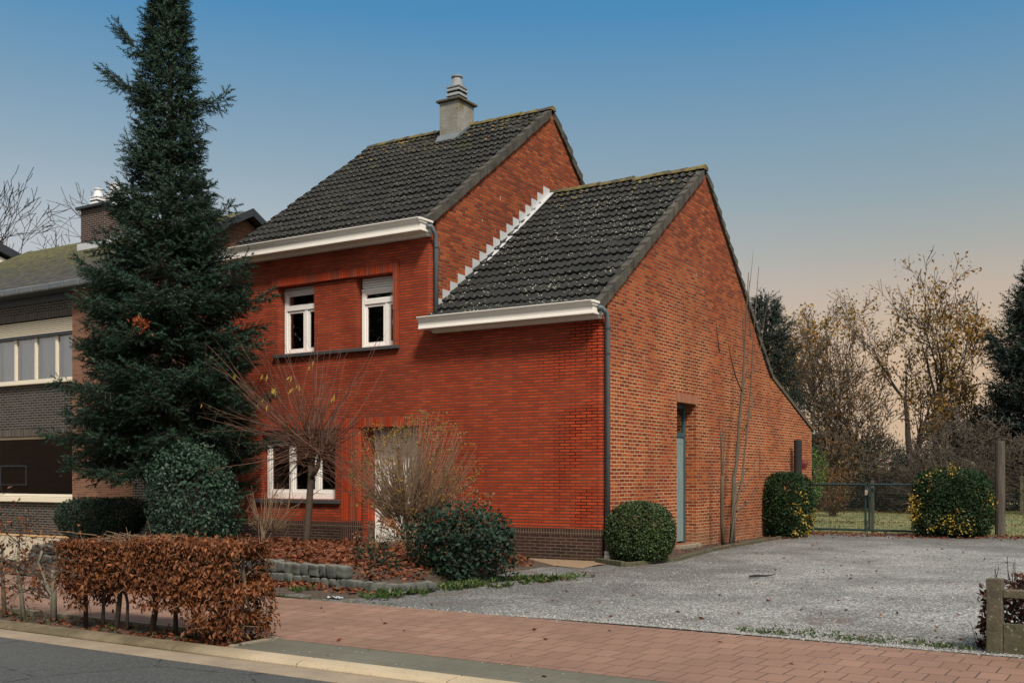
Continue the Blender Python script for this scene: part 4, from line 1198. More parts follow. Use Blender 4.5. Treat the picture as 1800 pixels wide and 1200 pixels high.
def mesh_panel(x0, x1, y, z0, z1, step, r, name, parent, mat='wire', vstep=None):
    segs = []
    x = x0
    while x <= x1+1e-6: segs.append((x, y, z0, x, y, z1, r, r)); x += step
    z = z0
    while z <= z1+1e-6: segs.append((x0, y+.003, z, x1, y+.003, z, r, r)); z += (vstep or step)
    v, f = tubes(segs, 4)
    return np_obj(name, v, f, M[mat], parent)
gt = empty('double_gate', (1.65, 12.0, 0), 'dark green double gate of wire mesh across the end of the drive', 'gate')
for x0, x1 in ((.02, 1.60), (1.70, 3.30)):
    fr = MB()
    for a, b in (((x0, .10), (x0, 1.32)), ((x1, .06), (x1, 1.32))): fr.tube([(a[0], 12., a[1]), (b[0], 12., b[1])], .030, 8)
    fr.tube([(x0-.03, 12., 1.30), (x1+.03, 12., 1.30)], .028, 8); fr.tube([(x0-.03, 12., .10), (x1+.03, 12., .10)], .028, 8)
    lf = fr.build('gate_leaf', M['gate_green'], gt)
    mesh_panel(x0+.03, x1-.03, 12., .13, 1.28, .048, .0022, 'wire_mesh', lf, vstep=.062)
    if x0 < 1:
        MB().box(1.60, 1.66, 11.93, 12.0, 1.02, 1.16).build('lock_box', M['lock_metal'], lf)
        MB().tube([(1.655, 11.97, -.02), (1.655, 11.97, .35)], .012).build('drop_bolt', M['gate_green'], lf)
    else:
        MB().tube([(1.70, 11.95, 1.10), (1.70, 11.88, 1.10), (1.86, 11.88, 1.10)], .014).build('gate_handle', M['gate_green'], lf)
tag(MB().box(1.72, 1.785, 12.09, 12.16, 0, 1.41).build('concrete_post', M['old_concrete'], base=(1.75, 12.14, 0)), 'slim pale concrete post behind the middle of the double gate', 'post')
wf = empty('wire_fence', (6., 12.05, 0), 'fine wire mesh fence running right from the thick wooden post', 'fence')
mesh_panel(3.36, 9.6, 12.05, .03, 1.05, .07, .0022, 'wire_mesh', wf, vstep=.10)
MB().box(7.2, 7.28, 12.06, 12.14, 0, 1.4).build('post', M['old_concrete'], wf)
bf = empty('back_fence', (6., 29., 0), 'wire fence with pale concrete posts at the back of the lawn', 'fence')
mesh_panel(2.0, 14., 29., .1, 1.5, .5, .006, 'wire_mesh', bf, vstep=.25)
for x in (3.45, 6.3, 9.2): MB().box(x-.06, x+.06, 28.9, 29.02, 0, 1.55).build('post', M['old_concrete'], bf)

# ------------------------------------------------------------------ conifers
def needle_shoots(P, D, L, rg, n=16, nl=.27, w=.10):
    """bottle-brush shoots: needles set round each axis; P, D (m,3), L (m,)"""
    m = len(P); D = unit(D)
    ref = np.where(np.abs(D[:, 2:3]) > .9, np.array([[1., 0, 0]]), np.array([[0, 0, 1.]]))
    U = unit(np.cross(D, ref)); Wv = np.cross(D, U)
    t = (np.arange(n)+.5)/n; a = np.arange(n)*2.4
    ph = rg.uniform(0, 6.28, (m, 1)); A = a[None]+ph
    ca, sa = np.cos(A)[..., None], np.sin(A)[..., None]
    rad = U[:, None]*ca+Wv[:, None]*sa; tan = -U[:, None]*sa+Wv[:, None]*ca
    Lb = L[:, None, None]
    b = P[:, None]+D[:, None]*Lb*t[None, :, None]
    tip = b+(D[:, None]*.62+rad*.78)*Lb*nl*rg.uniform(.8, 1.2, (m, n, 1))
    V = np.stack([b+tan*Lb*w*.5, b-tan*Lb*w*.5, tip], 2).reshape(-1, 3)
    F = np.arange(m*n*3).reshape(-1, 3)
    return V, F

def conifer(name, base, label, zlist, rlist, seed, whorl=.27, nb=8, sl=.17, node=.15, mat='spruce_needle', trunk_r=.2, zmin=1.4, elev=(-12, 38), group=None, tipup=.35, needles=16, inner=.3, extra=(), side=.42):
    rg = np.random.default_rng(seed)
    root = empty(name, base, label, 'tree', group)
    bx, by, bz = base; ztop = zlist[-1]
    tk = MB(); zs = np.linspace(bz-.1, ztop, 14)
    tk.tube([(bx+.05*math.sin(z*.9), by+.04*math.cos(z*.7), z) for z in zs], [max(.012, trunk_r*(1-(z-bz)/(ztop-bz)*.97)) for z in zs], 9)
    tk.build('trunk', M['bark'], root, smooth=True)
    SP = []; SD = []; SL = []; segs = []
    br = []
    z = zmin
    while z < ztop-.05:
        f = (z-zmin)/(ztop-zmin)
        Rz = np.interp(z, zlist, rlist)
        k = max(4, int(nb*(1-.28*f))); off = rg.uniform(0, 6.28)
        for j in range(k):
            az = off+6.283*j/k+rg.normal(0, .25)
            L_ = Rz*rg.uniform(.72, 1.12)
            el = elev[0]+(elev[1]-elev[0])*f**1.3+rg.normal(0, 7)
            br.append((z+rg.normal(0, .06), az, L_, el))
        z += whorl*rg.uniform(.75, 1.2)*(1-.35*f)
    br += list(extra)
    for z, az, L_, el in br:
        h = np.array([math.cos(az), math.sin(az), 0.]); sd = np.array([-math.sin(az), math.cos(az), 0.])
        n = max(3, int(L_/node)); p = np.array([bx, by, z]); e = R(el)
        for i in range(n):
            ff = (i+1)/n
            e2 = e+tipup*ff*ff+rg.normal(0, .05)-.25*math.sin(ff*3.14)*(1 if el < 15 else .2)
            d = h*math.cos(e2)+np.array([0, 0, math.sin(e2)])
            q = p+d*L_/n
            r = .028*(L_/2.)*(1-.8*ff)+.004
            segs.append((*p, *q, r*1.1, r))
            if ff > inner*rg.uniform(.6, 1.2):
                rem = L_*(1-ff)
                lb = min(side*rem+sl*.9, .75)*rg.uniform(.7, 1.2)
                for s_ in (-1, 1):
                    bd = unit(d*.75+sd*s_*.8+np.array([0, 0, rg.normal(-.12, .18)]))
                    m = max(1, int(lb/(sl*.55)))
                    pb = q.copy()
                    for t_ in range(m):
                        bd2 = unit(bd+np.array([0, 0, -.10*t_+.0])+rg.normal(0, .08, 3))
                        qb = pb+bd2*lb/m
                        if m > 1: segs.append((*pb, *qb, .006, .004))
                        for s2 in (-1, 1):
                            SP.append(qb-bd2*sl*.1); SD.append(unit(bd2*.8+np.cross(bd2, [0, 0, 1.])*s2*.7+np.array([0, 0, rg.normal(-.25, .35)]))); SL.append(sl*rg.uniform(.65, 1.15))
                        pb = qb
                    SP.append(pb-bd*.01); SD.append(bd+np.array([0, 0, rg.normal(.1, .2)])); SL.append(sl*rg.uniform(.9, 1.4))
                # hanging and standing shoots on the branch itself
                SP.append(q); SD.append(unit(d*.5+np.array([0, 0, -.8])+rg.normal(0, .3, 3))); SL.append(sl*rg.uniform(.8, 1.3))
                SP.append(q); SD.append(unit(d*.7+np.array([0, 0, .7])+rg.normal(0, .2, 3))); SL.append(sl*rg.uniform(.6, 1.1))
            p = q
        SP.append(p-d*sl*.2); SD.append(d+np.array([0, 0, .25])); SL.append(sl*rg.uniform(1.2, 1.9))
    for i in range(4):
        SP.append(np.array([bx, by, ztop-.12*i-.1])); SD.append(np.array([rg.normal(0, .25), rg.normal(0, .25), 1.])); SL.append(sl*2.4)
    v, f = tubes(segs, 4); np_obj('branches', v, f, M['bark'], root)
    SP = np.array(SP); SD = np.array(SD); SL = np.array(SL)
    v, f = needle_shoots(SP, SD, SL, rg, n=needles)
    np_obj('crown', v, f, M[mat], root)
    return root, len(SL)

zl = [1.2, 1.6, 2.0, 2.5, 3.1, 3.6, 4.2, 4.8, 5.3, 5.9, 6.5, 7.0, 7.6, 8.7, 9.3, 10.3, 10.9, 11.5]
rl_ = [.6, 1.2, 1.75, 1.95, 1.9, 1.8, 1.7, 1.62, 1.62, 1.4, 1.08, .88, .68, .54, .48, .36, .17, .03]
azL = R(32.1+180)      # away to the left of the street view
sp, ns = conifer('spruce_tree', (-8.55, -2.35, 0), 'tall dark blue-green spruce between the two houses, reaching above the picture', zl, rl_, 8, whorl=.25, nb=10,
        zmin=2.0, sl=.19, node=.12, needles=18, extra=[(9.55, azL, 1.25, 38), (9.0, azL-.1, 1.35, 22), (8.9, azL+3.1, 1.15, 8), (5.1, azL+3.3, 1.95, 5), (4.2, azL+2.9, 2.0, -2), (2.9, azL+.2, 2.3, -12), (2.6, azL-.3, 2.2, -14), (5.4, azL-.1, 1.8, 14), (6.3, azL+3.0, 1.4, 16)])
v, f = leaves(np.array([-7.6, -3.75, 4.3])+rng.normal(0, .06, (260, 3)), rng.normal(0, 1, (260, 3)), np.full(260, .10), .35)
np_obj('dead_twigs', v, f, M['cone_brown'], sp)

conifer('conifer_tree', (3.5, 40., 0), 'dark green conifer with ragged upswept branches at the right edge behind the lawn', [2., 4.5, 6.5, 8.5, 10.5, 11.6], [2.7, 3.0, 2.7, 2.0, 1.0, .1], 12, whorl=.40, nb=11, sl=.50, node=.34,
        mat='dark_fir', trunk_r=.28, zmin=1.6, elev=(5, 50), needles=12)
conifer('conifer_tree', (-6.35, 27.5, 0), 'dark narrow conifer rising close behind the low roof slope', [1.5, 3.5, 5.6, 7.6, 9.0], [1.6, 1.7, 1.4, .95, .1], 14, whorl=.4, nb=8, sl=.32, node=.28,
        mat='dark_fir', trunk_r=.2, zmin=1.2, elev=(5, 45), needles=12)

# ------------------------------------------------------------------ leafy shrubs
def leafy(name, c, rad, n, size, mat, label, cat='shrub', seed=0, power=2.3, shell=.62, lump=.16, wid=.58, trunk=True, ground=None, extra=None, group=None, droop=.1, jit=.55, cut=None, stems=7, stem_mat='bark'):
    rg = np.random.default_rng(seed+40)
    base = (c[0], c[1], 0. if ground is None else ground)
    root = empty(name, base, label, cat, group)
    P, Nn, r = blob_points(n, c, rad, rg, shell, power, lump, seed=seed)
    if cut is not None:
        k = P[:, 2] > cut; P, Nn = P[k], Nn[k]
    L = size*rg.uniform(.6, 1.25, len(P))
    T = rg.normal(0, 1, P.shape); T -= Nn*(T*Nn).sum(1, keepdims=True); T = unit(T)
    v, f = leaves(P, T*.8+Nn*.45+np.array([0, 0, .2]), L, wid, .2, droop, .3, rg, Nn+np.array([0, 0, .5]))
    np_obj('foliage', v, f, M[mat], root)
    segs = []
    for i in range(stems*6):
        a = rg.uniform(0, 6.28); q = np.array([c[0], c[1], base[2]])+np.array([math.cos(a), math.sin(a), 0])*min(rad[:2])*.25*rg.uniform(0, 1)
        P2, _, _ = blob_points(1, c, np.array(rad)*.93, rg, .8, power, lump, seed=seed)
        if P2[0, 2] < base[2]+.1: P2[0, 2] = base[2]+.2
        m = (q+P2[0])/2+np.array([0, 0, .08])
        segs += [(*q, *m, .013, .009), (*m, *P2[0], .009, .003)]
    v, f = tubes(segs, 4); np_obj('stems', v, f, M[stem_mat], root)
    if extra: extra(root, rg)
    return root
leafy('laurel_bush', (-6.66, -3.35, 1.04), (.90, .78, .96), 7500, .078, 'laurel_leaf', 'tall rounded dark green broadleaf bush in front of the spruce', seed=1, power=2.7, lump=.17, shell=.6, cut=.15)
leafy('evergreen_bush', (-12.0, -1.25, .46), (1.18, .72, .62), 26000, .055, 'low_leaf', 'low spreading dark green bush at the foot of the brick pier', seed=2, power=2.2, cut=.02)
leafy('box_bush', (.60, .28, .50), (.58, .56, .54), 21000, .045, 'box_leaf', 'round clipped green bush beside the downpipe at the house corner', seed=3, power=2.5, shell=.75, lump=.07, ground=.04, cut=.04)
leafy('evergreen_shrub', (-.28, -3.95, .50), (.80, .66, .56), 4600, .078, 'shrub_leaf', 'untidy dark green shrub at the end of the cobble wall', seed=4, power=2.1, shell=.5, lump=.3, cut=.05)
leafy('evergreen_shrub', (-1.05, -4.95, .36), (.34, .26, .24), 500, .055, 'shrub_leaf', 'small dark leafy plant behind the last cobbles of the wall', seed=5, lump=.3, cut=.15, stems=3)
def yellow(spots, n=34, sz=.07):
    def fn(root, rg):
        P = []
        for c, s in spots:
            k = max(6, int(n*s)); P.append(np.array(c)+rg.normal(0, .075*s**.5, (k, 3)))
        P = np.concatenate(P)
        v, f = leaves(P, rg.normal(0, 1, P.shape)+np.array([.3, -.8, .4]), rg.uniform(.6, 1.2, len(P))*sz, .55, .2, 0, .5, rg)
        np_obj('yellow_leaves', v, f, M['yellow_leaf'], root)
    return fn
rgy = np.random.default_rng(9)
sp1 = [((.92+rgy.normal(0, .03), 8.9+rgy.normal(0, .28), rgy.uniform(.15, .62)), .9) for _ in range(10)] + [((.93, 8.75, .95), .8), ((.92, 8.65, 1.15), .5), ((.6, 9.95, .9), .8), ((.6, 9.98, .6), 1.), ((.55, 9.95, .35), 1.), ((.9, 8.3, .8), .6), ((.9, 8.35, 1.1), .4)]
leafy('variegated_bush', (.44, 9.15, .80), (.50, .85, .80), 12000, .070, 'euonymus_leaf', 'block shaped bush with yellow sprigs against the gable wall by the gate', seed=6, power=4., shell=.75, lump=.05, cut=.08, extra=yellow(sp1, 30, .06))
sp2 = [((3.98+rgy.normal(0, .25), 10.6, 1.62+rgy.normal(0, .05)), 1.) for _ in range(7)] + [((3.12+rgy.normal(0, .05), 10.62+rgy.normal(0, .1), rgy.uniform(.5, 1.1)), 1.1) for _ in range(10)] \
    + [((4.72+rgy.normal(0, .05), 10.9+rgy.normal(0, .1), rgy.uniform(.5, 1.25)), .9) for _ in range(9)] + [((rgy.uniform(3.35, 4.5), 10.42, rgy.uniform(.15, .65)), .55) for _ in range(16)] + [((3.4, 10.6, 1.45), .7), ((3.45, 10.58, 1.25), .6), ((3.15, 10.7, 1.35), .7)]
leafy('variegated_bush', (3.92, 11.1, .84), (.88, .66, .84), 15000, .072, 'euonymus_leaf', 'large barrel shaped bush with golden sprigs right of the double gate', seed=7, power=4.2, shell=.75, lump=.07, cut=.06, extra=yellow(sp2, 20, .06))

# ------------------------------------------------------------------ beech hedge along the kerb
def hedge_leaves(boxes, rg, size=.054):
    V = []
    for (x0, x1, y0, y1, z0, z1, n) in boxes:
        n = int(n*1.7)
        u = rg.uniform(0, 1, (n, 3))
        # concentrate near the faces
        ax = rg.integers(0, 4, n)
        dep = rg.exponential(.05, n)
        u[:, 1] = np.where(ax == 0, dep, np.where(ax == 1, 1-dep, u[:, 1]))
        u[:, 2] = np.where(ax >= 2, 1-dep*.8, u[:, 2])
        u = np.clip(u, 0, 1)
        V.append(np.stack([x0+(x1-x0)*u[:, 0], y0+(y1-y0)*u[:, 1], z0+(z1-z0)*u[:, 2]], 1)+rg.normal(0, .022, (n, 3)))
    P = np.concatenate(V)
    c = P.mean(0); D = (P-c)*np.array([.3, 2.5, .6]); D[:, 1] = np.sign(P[:, 1]+9.70)*.8
    T = rg.normal(0, 1, P.shape)*np.array([1, .4, .7])+np.array([0, 0, -.75])
    return leaves(P, T, size*rg.uniform(.6, 1.35, len(P)), .46, .28, .2, .35, rg, D+np.array([0, 0, .35]))
def stem(pts, r0, r1, mat, parent, k=7, name='stem'):
    n = len(pts); return MB().tube(pts, [r0+(r1-r0)*i/(n-1) for i in range(n)], k).build(name, M[mat], parent, smooth=True)
rg = np.random.default_rng(33)
he = empty('beech_hedge', (.2, -9.72, 0), 'clipped brown-leaved beech hedge standing along the kerb', 'hedge')
boxes = [(-1.12, -.50, -9.95, -9.50, .34, .83, 2500), (-1.05, -.72, -9.90, -9.55, .20, .40, 420), (-.52, .05, -9.93, -9.50, .50, .84, 1700), (-.42, -.16, -9.9, -9.6, .38, .55, 150),
         (.0, 1.40, -9.97, -9.47, .42, .89, 5400), (.05, .9, -9.93, -9.5, .26, .46, 1000), (.80, 1.50, -9.96, -9.48, .10, .50, 1700), (1.02, 1.46, -9.92, -9.52, .02, .25, 320)]
v, f = hedge_leaves(boxes, rg); np_obj('foliage', v, f, M['beech_leaf'], he)
tw = []
for b in boxes:
    for _ in range(int(b[6]/26)):
        p = np.array([rg.uniform(b[0], b[1]), rg.uniform(b[2]+.05, b[3]-.05), rg.uniform(b[4], b[5])]); d = unit(rg.normal(0, 1, 3)+np.array([0, 0, .3]))
        q = p+d*rg.uniform(.08, .26); tw.append((*p, *q, .0045, .002))
for _ in range(60):      # pale bare twigs showing in the worn top
    p = np.array([rg.uniform(-.62, .35), rg.uniform(-9.85, -9.6), rg.uniform(.84, .92)]); q = p+np.array([rg.normal(0, .22), rg.normal(0, .08), rg.uniform(-.02, .06)])
    tw.append((*p, *q, .005, .003))
v, f = tubes(tw, 4); np_obj('twigs', v, f, M['twig_tan'], he)
for x, r in ((-.95, .026), (-.66, .020), (-.42, .030), (-.28, .018), (.12, .034), (.42, .026), (.66, .022), (1.1, .03), (1.3, .026)):
    stem([(x, -9.74+rg.normal(0, .03), -.06), (x+rg.normal(0, .02), -9.73, .25), (x+rg.normal(0, .05), -9.73, .5), (x+rg.normal(0, .08), -9.72, .85)], r, r*.55, 'bark', he)
def thin_plant(x, label, n, seed, pts, bark='bark_grey', lean=0.):
    rg = np.random.default_rng(seed)
    e = empty('hedge_plant', (x, -9.74, 0), label, 'hedge plant')
    stem([(x+a, -9.74+b, z) for a, b, z in pts], .026, .014, bark, e)
    t_ = Tree(seed, seg=.12, wander=.22, trop=.02, maxl=2, ratio=.6, spread=(35, 80), kids=(3., 2.5), start=.15, rmin=.0025)
    for a, b, z in pts[1:]:
        for _ in range(3):
            d = unit(np.array([rg.normal(0, 1), rg.normal(0, .5), rg.uniform(-.1, .8)])); t_.branch(np.array([x+a, -9.74+b, z]), d, rg.uniform(.22, .42), .008)
    v, f = t_.wood(); np_obj('twigs', v, f, M['twig_dark'], e)
    T = np.array(t_.tips); k = rg.integers(0, len(T), n)
    top = T[k, :3]+rg.normal(0, .035, (n, 3))
    v, f = leaves(top, T[k, 3:]+np.array([0, 0, -.5]), .058*rg.uniform(.6, 1.3, n), .45, .28, .3, .6, rg)
    np_obj('foliage', v, f, M['beech_leaf'], e)
    return e
thin_plant(-1.52, 'sparse beech plant with a pale forked stem next to the dense brown hedge', 110, 51, [(.06, 0, -.05), (.03, 0, .22), (-.12, .02, .40), (-.20, .0, .58), (-.14, 0, .72)])
stem([(-1.46, -9.74, -.05), (-1.47, -9.73, .3), (-1.5, -9.72, .52)], .034, .020, 'bark_grey', bpy.data.objects['hedge_plant'])
thin_plant(-1.98, 'half bare beech plant with bent stem and brown leafy top, third from left', 300, 52, [(0, 0, -.05), (-.05, 0, .25), (-.12, 0, .5), (-.12, .02, .78)])
thin_plant(-2.33, 'half bare beech plant with straight grey stem and brown leaf clump, second from left', 330, 53, [(.0, 0, -.05), (-.03, 0, .3), (-.05, 0, .58), (-.05, 0, .72)])
thin_plant(-2.80, 'nearly leafless beech plant cut off by the left edge of the picture', 70, 54, [(.05, 0, -.05), (-.05, 0, .3), (.02, 0, .6), (.0, 0, .9)], 'bark')

# dark red clipped hedge behind the concrete fence at the right edge
rg = np.random.default_rng(35)
rh = empty('red_hedge', (8.2, -6.45, 0), 'dark brown-red low hedge growing behind the concrete fence', 'hedge')
P = np.stack([rg.uniform(7.05, 9.6, 6500), rg.uniform(-6.66, -6.05, 6500), rg.uniform(.02, .66, 6500)], 1)
P[:, 2] -= .30*np.clip((7.45-P[:, 0])/.4, 0, 1)*rg.uniform(.3, 1, 6500)
v, f = leaves(P, rg.normal(0, 1, P.shape)*np.array([1, .4, 1]), .066*rg.uniform(.6, 1.3, 6500), .5, .25, .1, .6, rg)
t_ = leaf_mat('red_hedge_leaf', [(.022, .010, .007), (.055, .020, .012), (.12, .042, .018)], .6, .3, .1)
np_obj('foliage', v, f, t_, rh)
tw = [(*p, *(p+np.array([rg.normal(0, .06), rg.normal(0, .06), .2])), .004, .002) for p in P[:260]]
v, f = tubes(tw, 4); np_obj('twigs', v, f, M['twig_dark'], rh)

# ------------------------------------------------------------------ bare pollarded tree by the lower window
rg = np.random.default_rng(61)
pl_ = empty('pollard_tree', (-4.72, -2.4, .15), 'small bare pollarded tree with a burst of red-brown shoots and a few yellow leaves', 'tree')
stem([(-4.80, -2.42, .0), (-4.74, -2.41, .5), (-4.70, -2.40, 1.0), (-4.66, -2.39, 1.5), (-4.66, -2.40, 1.95)], .072, .055, 'bark', pl_, 9, 'trunk')
stem([(-4.66, -2.40, 1.45), (-4.50, -2.40, 1.66), (-4.42, -2.40, 1.95)], .045, .035, 'bark', pl_, 8, 'limb')
stem([(-4.66, -2.40, 1.75), (-4.86, -2.38, 1.95), (-5.0, -2.40, 2.15)], .04, .03, 'bark', pl_, 8, 'limb')
segs = []; tipsY = []
def shoot(p, d, L, r, curve, rg, sub=True):
    n = max(4, int(L/.16)); p = np.array(p, float); d = unit(np.array(d, float))
    for i in range(n):
        d = unit(d+np.array([0, 0, curve])/n+rg.normal(0, .035, 3)); q = p+d*L/n
        rr = r*(1-.75*i/n); segs.append((*p, *q, rr, r*(1-.75*(i+1)/n)))
        if sub and rg.uniform() < .16 and i > n*.3:
            shoot(q, d+rg.normal(0, .5, 3), L*.28*rg.uniform(.5, 1.2), rr*.6, curve*.5, rg, False)
        p = q
    tipsY.append((p, d))
rt_ = np.array([.8471, .5314, 0]); fw = np.array([-.5314, .8471, 0])
for i in range(125):
    hp_ = np.array([[-4.66, -2.40, 1.95], [-4.42, -2.40, 1.95], [-5.0, -2.40, 2.15], [-4.62, -2.4, 2.05]][i % 4])+rg.normal(0, .07, 3)
    a = rg.normal(-.2, 1.0); d = rt_*math.sin(a)+np.array([0, 0, math.cos(a)])+fw*rg.normal(0, .35)
    L_ = rg.uniform(.9, 2.35) if abs(a) < .9 else rg.uniform(.7, 1.8)
    if a < -.6: L_ *= 1.2
    shoot(hp_, d, L_, rg.uniform(.007, .014), .25 if rg.uniform() < .8 else -.5, rg)
main_tips = list(tipsY)
for i in range(280):    # tangled weak twigs round the head
    hp_ = np.array([-4.6, -2.40, 2.0])+rg.normal(0, .16, 3)
    a = rg.uniform(-2.2, 2.2); d = rt_*math.sin(a)+np.array([0, 0, math.cos(a)*.8])+fw*rg.normal(0, .6)
    shoot(hp_, d, rg.uniform(.4, 1.25), .0055, -.5, rg, True)
v, f = tubes(segs, 4); np_obj('shoots', v, f, M['twig_red'], pl_)
lp = [p for p, d in main_tips if p[2] > 2.6 and np.dot(p-np.array([-4.6, -2.4, 0]), rt_) < .6]
idx = rg.permutation(len(lp))[:15]
for i in idx:
    for _ in range(1+int(rg.uniform() < .5)):
        v, f = leaves(np.array([lp[i]])+rg.normal(0, .02, (1, 3)), np.array([[-.2, -.2, -1.]]), rg.uniform(.10, .17, 1), .26, .3, .2, .25, rg)
        np_obj('leaf', v, f, M['yellow_leaf'], pl_)
# a second slanting stem to the left of the window
segs = []; tipsY = []
st2 = empty('bare_sapling', (-6.9, -.9, .02), 'thin leaning bare sapling left of the lower window', 'tree')
for p, d, L_ in (((-6.95, -.9, .0), (.45, 0, 1.), 1.3), ((-6.6, -.9, .85), (.9, .1, .45), .9), ((-6.7, -.9, .7), (.1, .1, 1.), .9)): shoot(p, d, L_, .018, .1, rg)
v, f = tubes(segs, 5); np_obj('stem', v, f, M['twig_tan'], st2)

# ------------------------------------------------------------------ vase shaped bare shrubs
def vase(name, base, label, cat, seed, c, rad, ntip, nmain, extra_n, mat, r0=.016, r1=.0028, heads=None, zlo=.25, fork=.42, cluster=None, group=None, leafs=None):
    rg = np.random.default_rng(seed)
    root = empty(name, base, label, cat, group)
    b = np.array(base)
    def tipset(n, lo=.86):
        P, Nn, r = blob_points(n*3, c, rad, rg, lo, 2.2, .1, seed=seed)
        P = P[P[:, 2] > b[2]+zlo*(c[2]+rad[2]-b[2])][:n]
        return P
    T = tipset(ntip, .64); T2 = tipset(extra_n, .45) if extra_n else np.zeros((0, 3))
    mains = T[rg.permutation(len(T))[:nmain]]
    wp = b+(mains-b)*fork+rg.normal(0, .03, mains.shape); wp[:, 2] += .05*(c[2]+rad[2]); wp[:, :2] = b[:2]+(wp[:, :2]-b[:2])*.75
    segs = []
    foot = [b+np.array([rg.normal(0, .07), rg.normal(0, .07), 0]) for _ in range(nmain)]
    for f0, w in zip(foot, wp):
        m = (f0+w)/2+rg.normal(0, .02, 3); m[:2] = f0[:2]+(m[:2]-f0[:2])*.7
        segs += [(*f0, *m, r0, r0*.8), (*m, *w, r0*.8, r0*.55)]
    mdir = unit(wp-b)
    for k, t in enumerate(np.concatenate([T, T2])):
        i = int(np.argmax(mdir@unit(t-b)+rg.normal(0, .03, len(mdir)))); w = wp[i]
        st = w+(foot[i]-w)*rg.uniform(0, .25); L = np.linalg.norm(t-st); n = max(3, int(L/.18)); p = st
        for j in range(n):
            s = (j+1)/n; q = st+(t-st)*s; q = q+np.array([0, 0, .10*L*math.sin(s*3.14)*.6])+rg.normal(0, .012, 3)*(1-s)
            hor = (t-st)*np.array([1, 1, 0]); q = q+hor*.10*math.sin(s*3.14)
            segs.append((*p, *q, r0*.36*(1-s)+r1, r0*.36*(1-s)*.9+r1)); p = q
            if rg.uniform() < .25:
                e = q+unit(rg.normal(0, 1, 3)+np.array([0, 0, .9]))*rg.uniform(.06, .2); segs.append((*q, *e, r1*1.1, r1*.8))
    v, f = tubes(segs, 4); np_obj('stems', v, f, M[mat], root)
    if heads:
        hm, hr, hn, hs, frac = heads
        sel = T[rg.permutation(len(T))[:max(2, int(len(T)*frac))]]
        if hm == 'head_brown':
            for q in sel:
                P = q+rg.normal(0, 1, (hn, 3))*np.array([hr, hr, hr*.6])
                v, f = leaves(P, rg.normal(0, 1, P.shape)+np.array([0, 0, .6]), rg.uniform(.6, 1.3, hn)*hs, .7, .2, 0, .5, rg)
                np_obj('flower_head', v, f, M[hm], root)
            return root
        P = np.repeat(sel, hn, 0)+rg.normal(0, 1, (len(sel)*hn, 3))*np.array([hr, hr, hr*.45])
        v, f = leaves(P, rg.normal(0, 1, P.shape)+np.array([0, 0, .6]), rg.uniform(.6, 1.3, len(P))*hs, .7, .2, 0, .5, rg)
        tag(np_obj('seed_heads', v, f, M[hm], root), kind='stuff')
    if leafs:
        lm, ln, ls = leafs
        AT = np.concatenate([T, T2]) if len(T2) else T
        P = AT[rg.integers(0, len(AT), ln)]+rg.normal(0, .12, (ln, 3))*(np.array(rad)/1.2)
        v, f = leaves(P, rg.normal(0, 1, P.shape), rg.uniform(.6, 1.3, ln)*ls, .5, .2, .2, .5, rg)
        np_obj('leaves', v, f, M[lm], root)
    return root
vase('flowering_shrub', (-2.95, -1.75, .08), 'big bare vase-shaped shrub with yellow-brown seed heads in front of the white door', 'shrub', 71, (-3.05, -1.55, 1.58), (1.36, .95, 1.15), 330, 24, 230, 'twig_tan', heads=('head_gold', .032, 12, .038, .8), zlo=.30)
vase('bare_shrub', (-5.25, -2.95, .18), 'thin bare shrub left of the pollarded trunk above the cobble wall', 'shrub', 72, (-5.2, -2.9, .85), (.55, .4, .62), 60, 9, 50, 'twig_tan', r0=.011, heads=('head_gold', .02, 4, .03, .3), zlo=.3)
vase('bare_shrub', (-3.75, -.95, .05), 'low tangle of bare stems in front of the door step', 'shrub', 73, (-3.75, -.95, .55), (.7, .4, .45), 40, 8, 30, 'twig_tan', r0=.008, heads=('head_brown', .03, 6, .04, .12), zlo=.2)
vase('dry_hydrangea', (-1.45, -2.35, .05), 'dry hydrangea with brown flower heads behind the untidy green shrub', 'shrub', 74, (-1.35, -2.3, .80), (.62, .40, .58), 46, 9, 30, 'twig_tan', r0=.008, heads=('head_brown', .040, 30, .05, .42), zlo=.25)
vase('dry_hydrangea', (-2.30, -3.5, .15), 'dry hydrangea with brown flower heads left of the untidy green shrub', 'shrub', 75, (-2.2, -3.4, .55), (.45, .35, .35), 30, 6, 16, 'twig_tan', r0=.008, heads=('head_brown', .040, 30, .05, .5), zlo=.2)

# ------------------------------------------------------------------ bare young tree against the gable
gtree = empty('young_tree', (.40, 5.15, .05), 'slender bare multi-stemmed young tree standing against the brick gable', 'tree')
def gl(pts, r0, r1, name='stem'): return stem([(.40+a, y, z) for a, y, z in pts], r0, r1, 'bark_green', gtree, 7, name)
gl([(0, 4.78, .0), (.0, 4.72, .6), (.0, 4.72, 1.2), (.0, 4.74, 1.54)], .040, .038)
gl([(.02, 5.30, .0), (.02, 5.32, .7), (.02, 5.36, 1.48), (.02, 5.53, 1.75), (.0, 5.74, 2.6), (.0, 5.95, 3.42), (.02, 6.05, 4.4), (.0, 6.22, 5.2), (0, 6.36, 6.1)], .055, .008)
gl([(.06, 5.05, .0), (.05, 5.22, .8), (.05, 5.45, 1.35), (.05, 5.80, 1.42), (.05, 5.88, 1.75), (.06, 6.10, 2.55), (.05, 6.40, 3.70), (.05, 6.52, 4.6), (.05, 6.9, 6.3)], .036, .006)
gl([(-.04, 5.35, .0), (-.05, 5.60, .7), (-.05, 5.90, 1.2), (-.05, 6.20, 1.62), (-.05, 6.42, 1.66)], .034, .018)
gl([(.1, 4.95, .0), (.1, 5.10, .5), (.1, 5.25, .9)], .030, .014)
segs = []; tipsY = []
rg = np.random.default_rng(81)
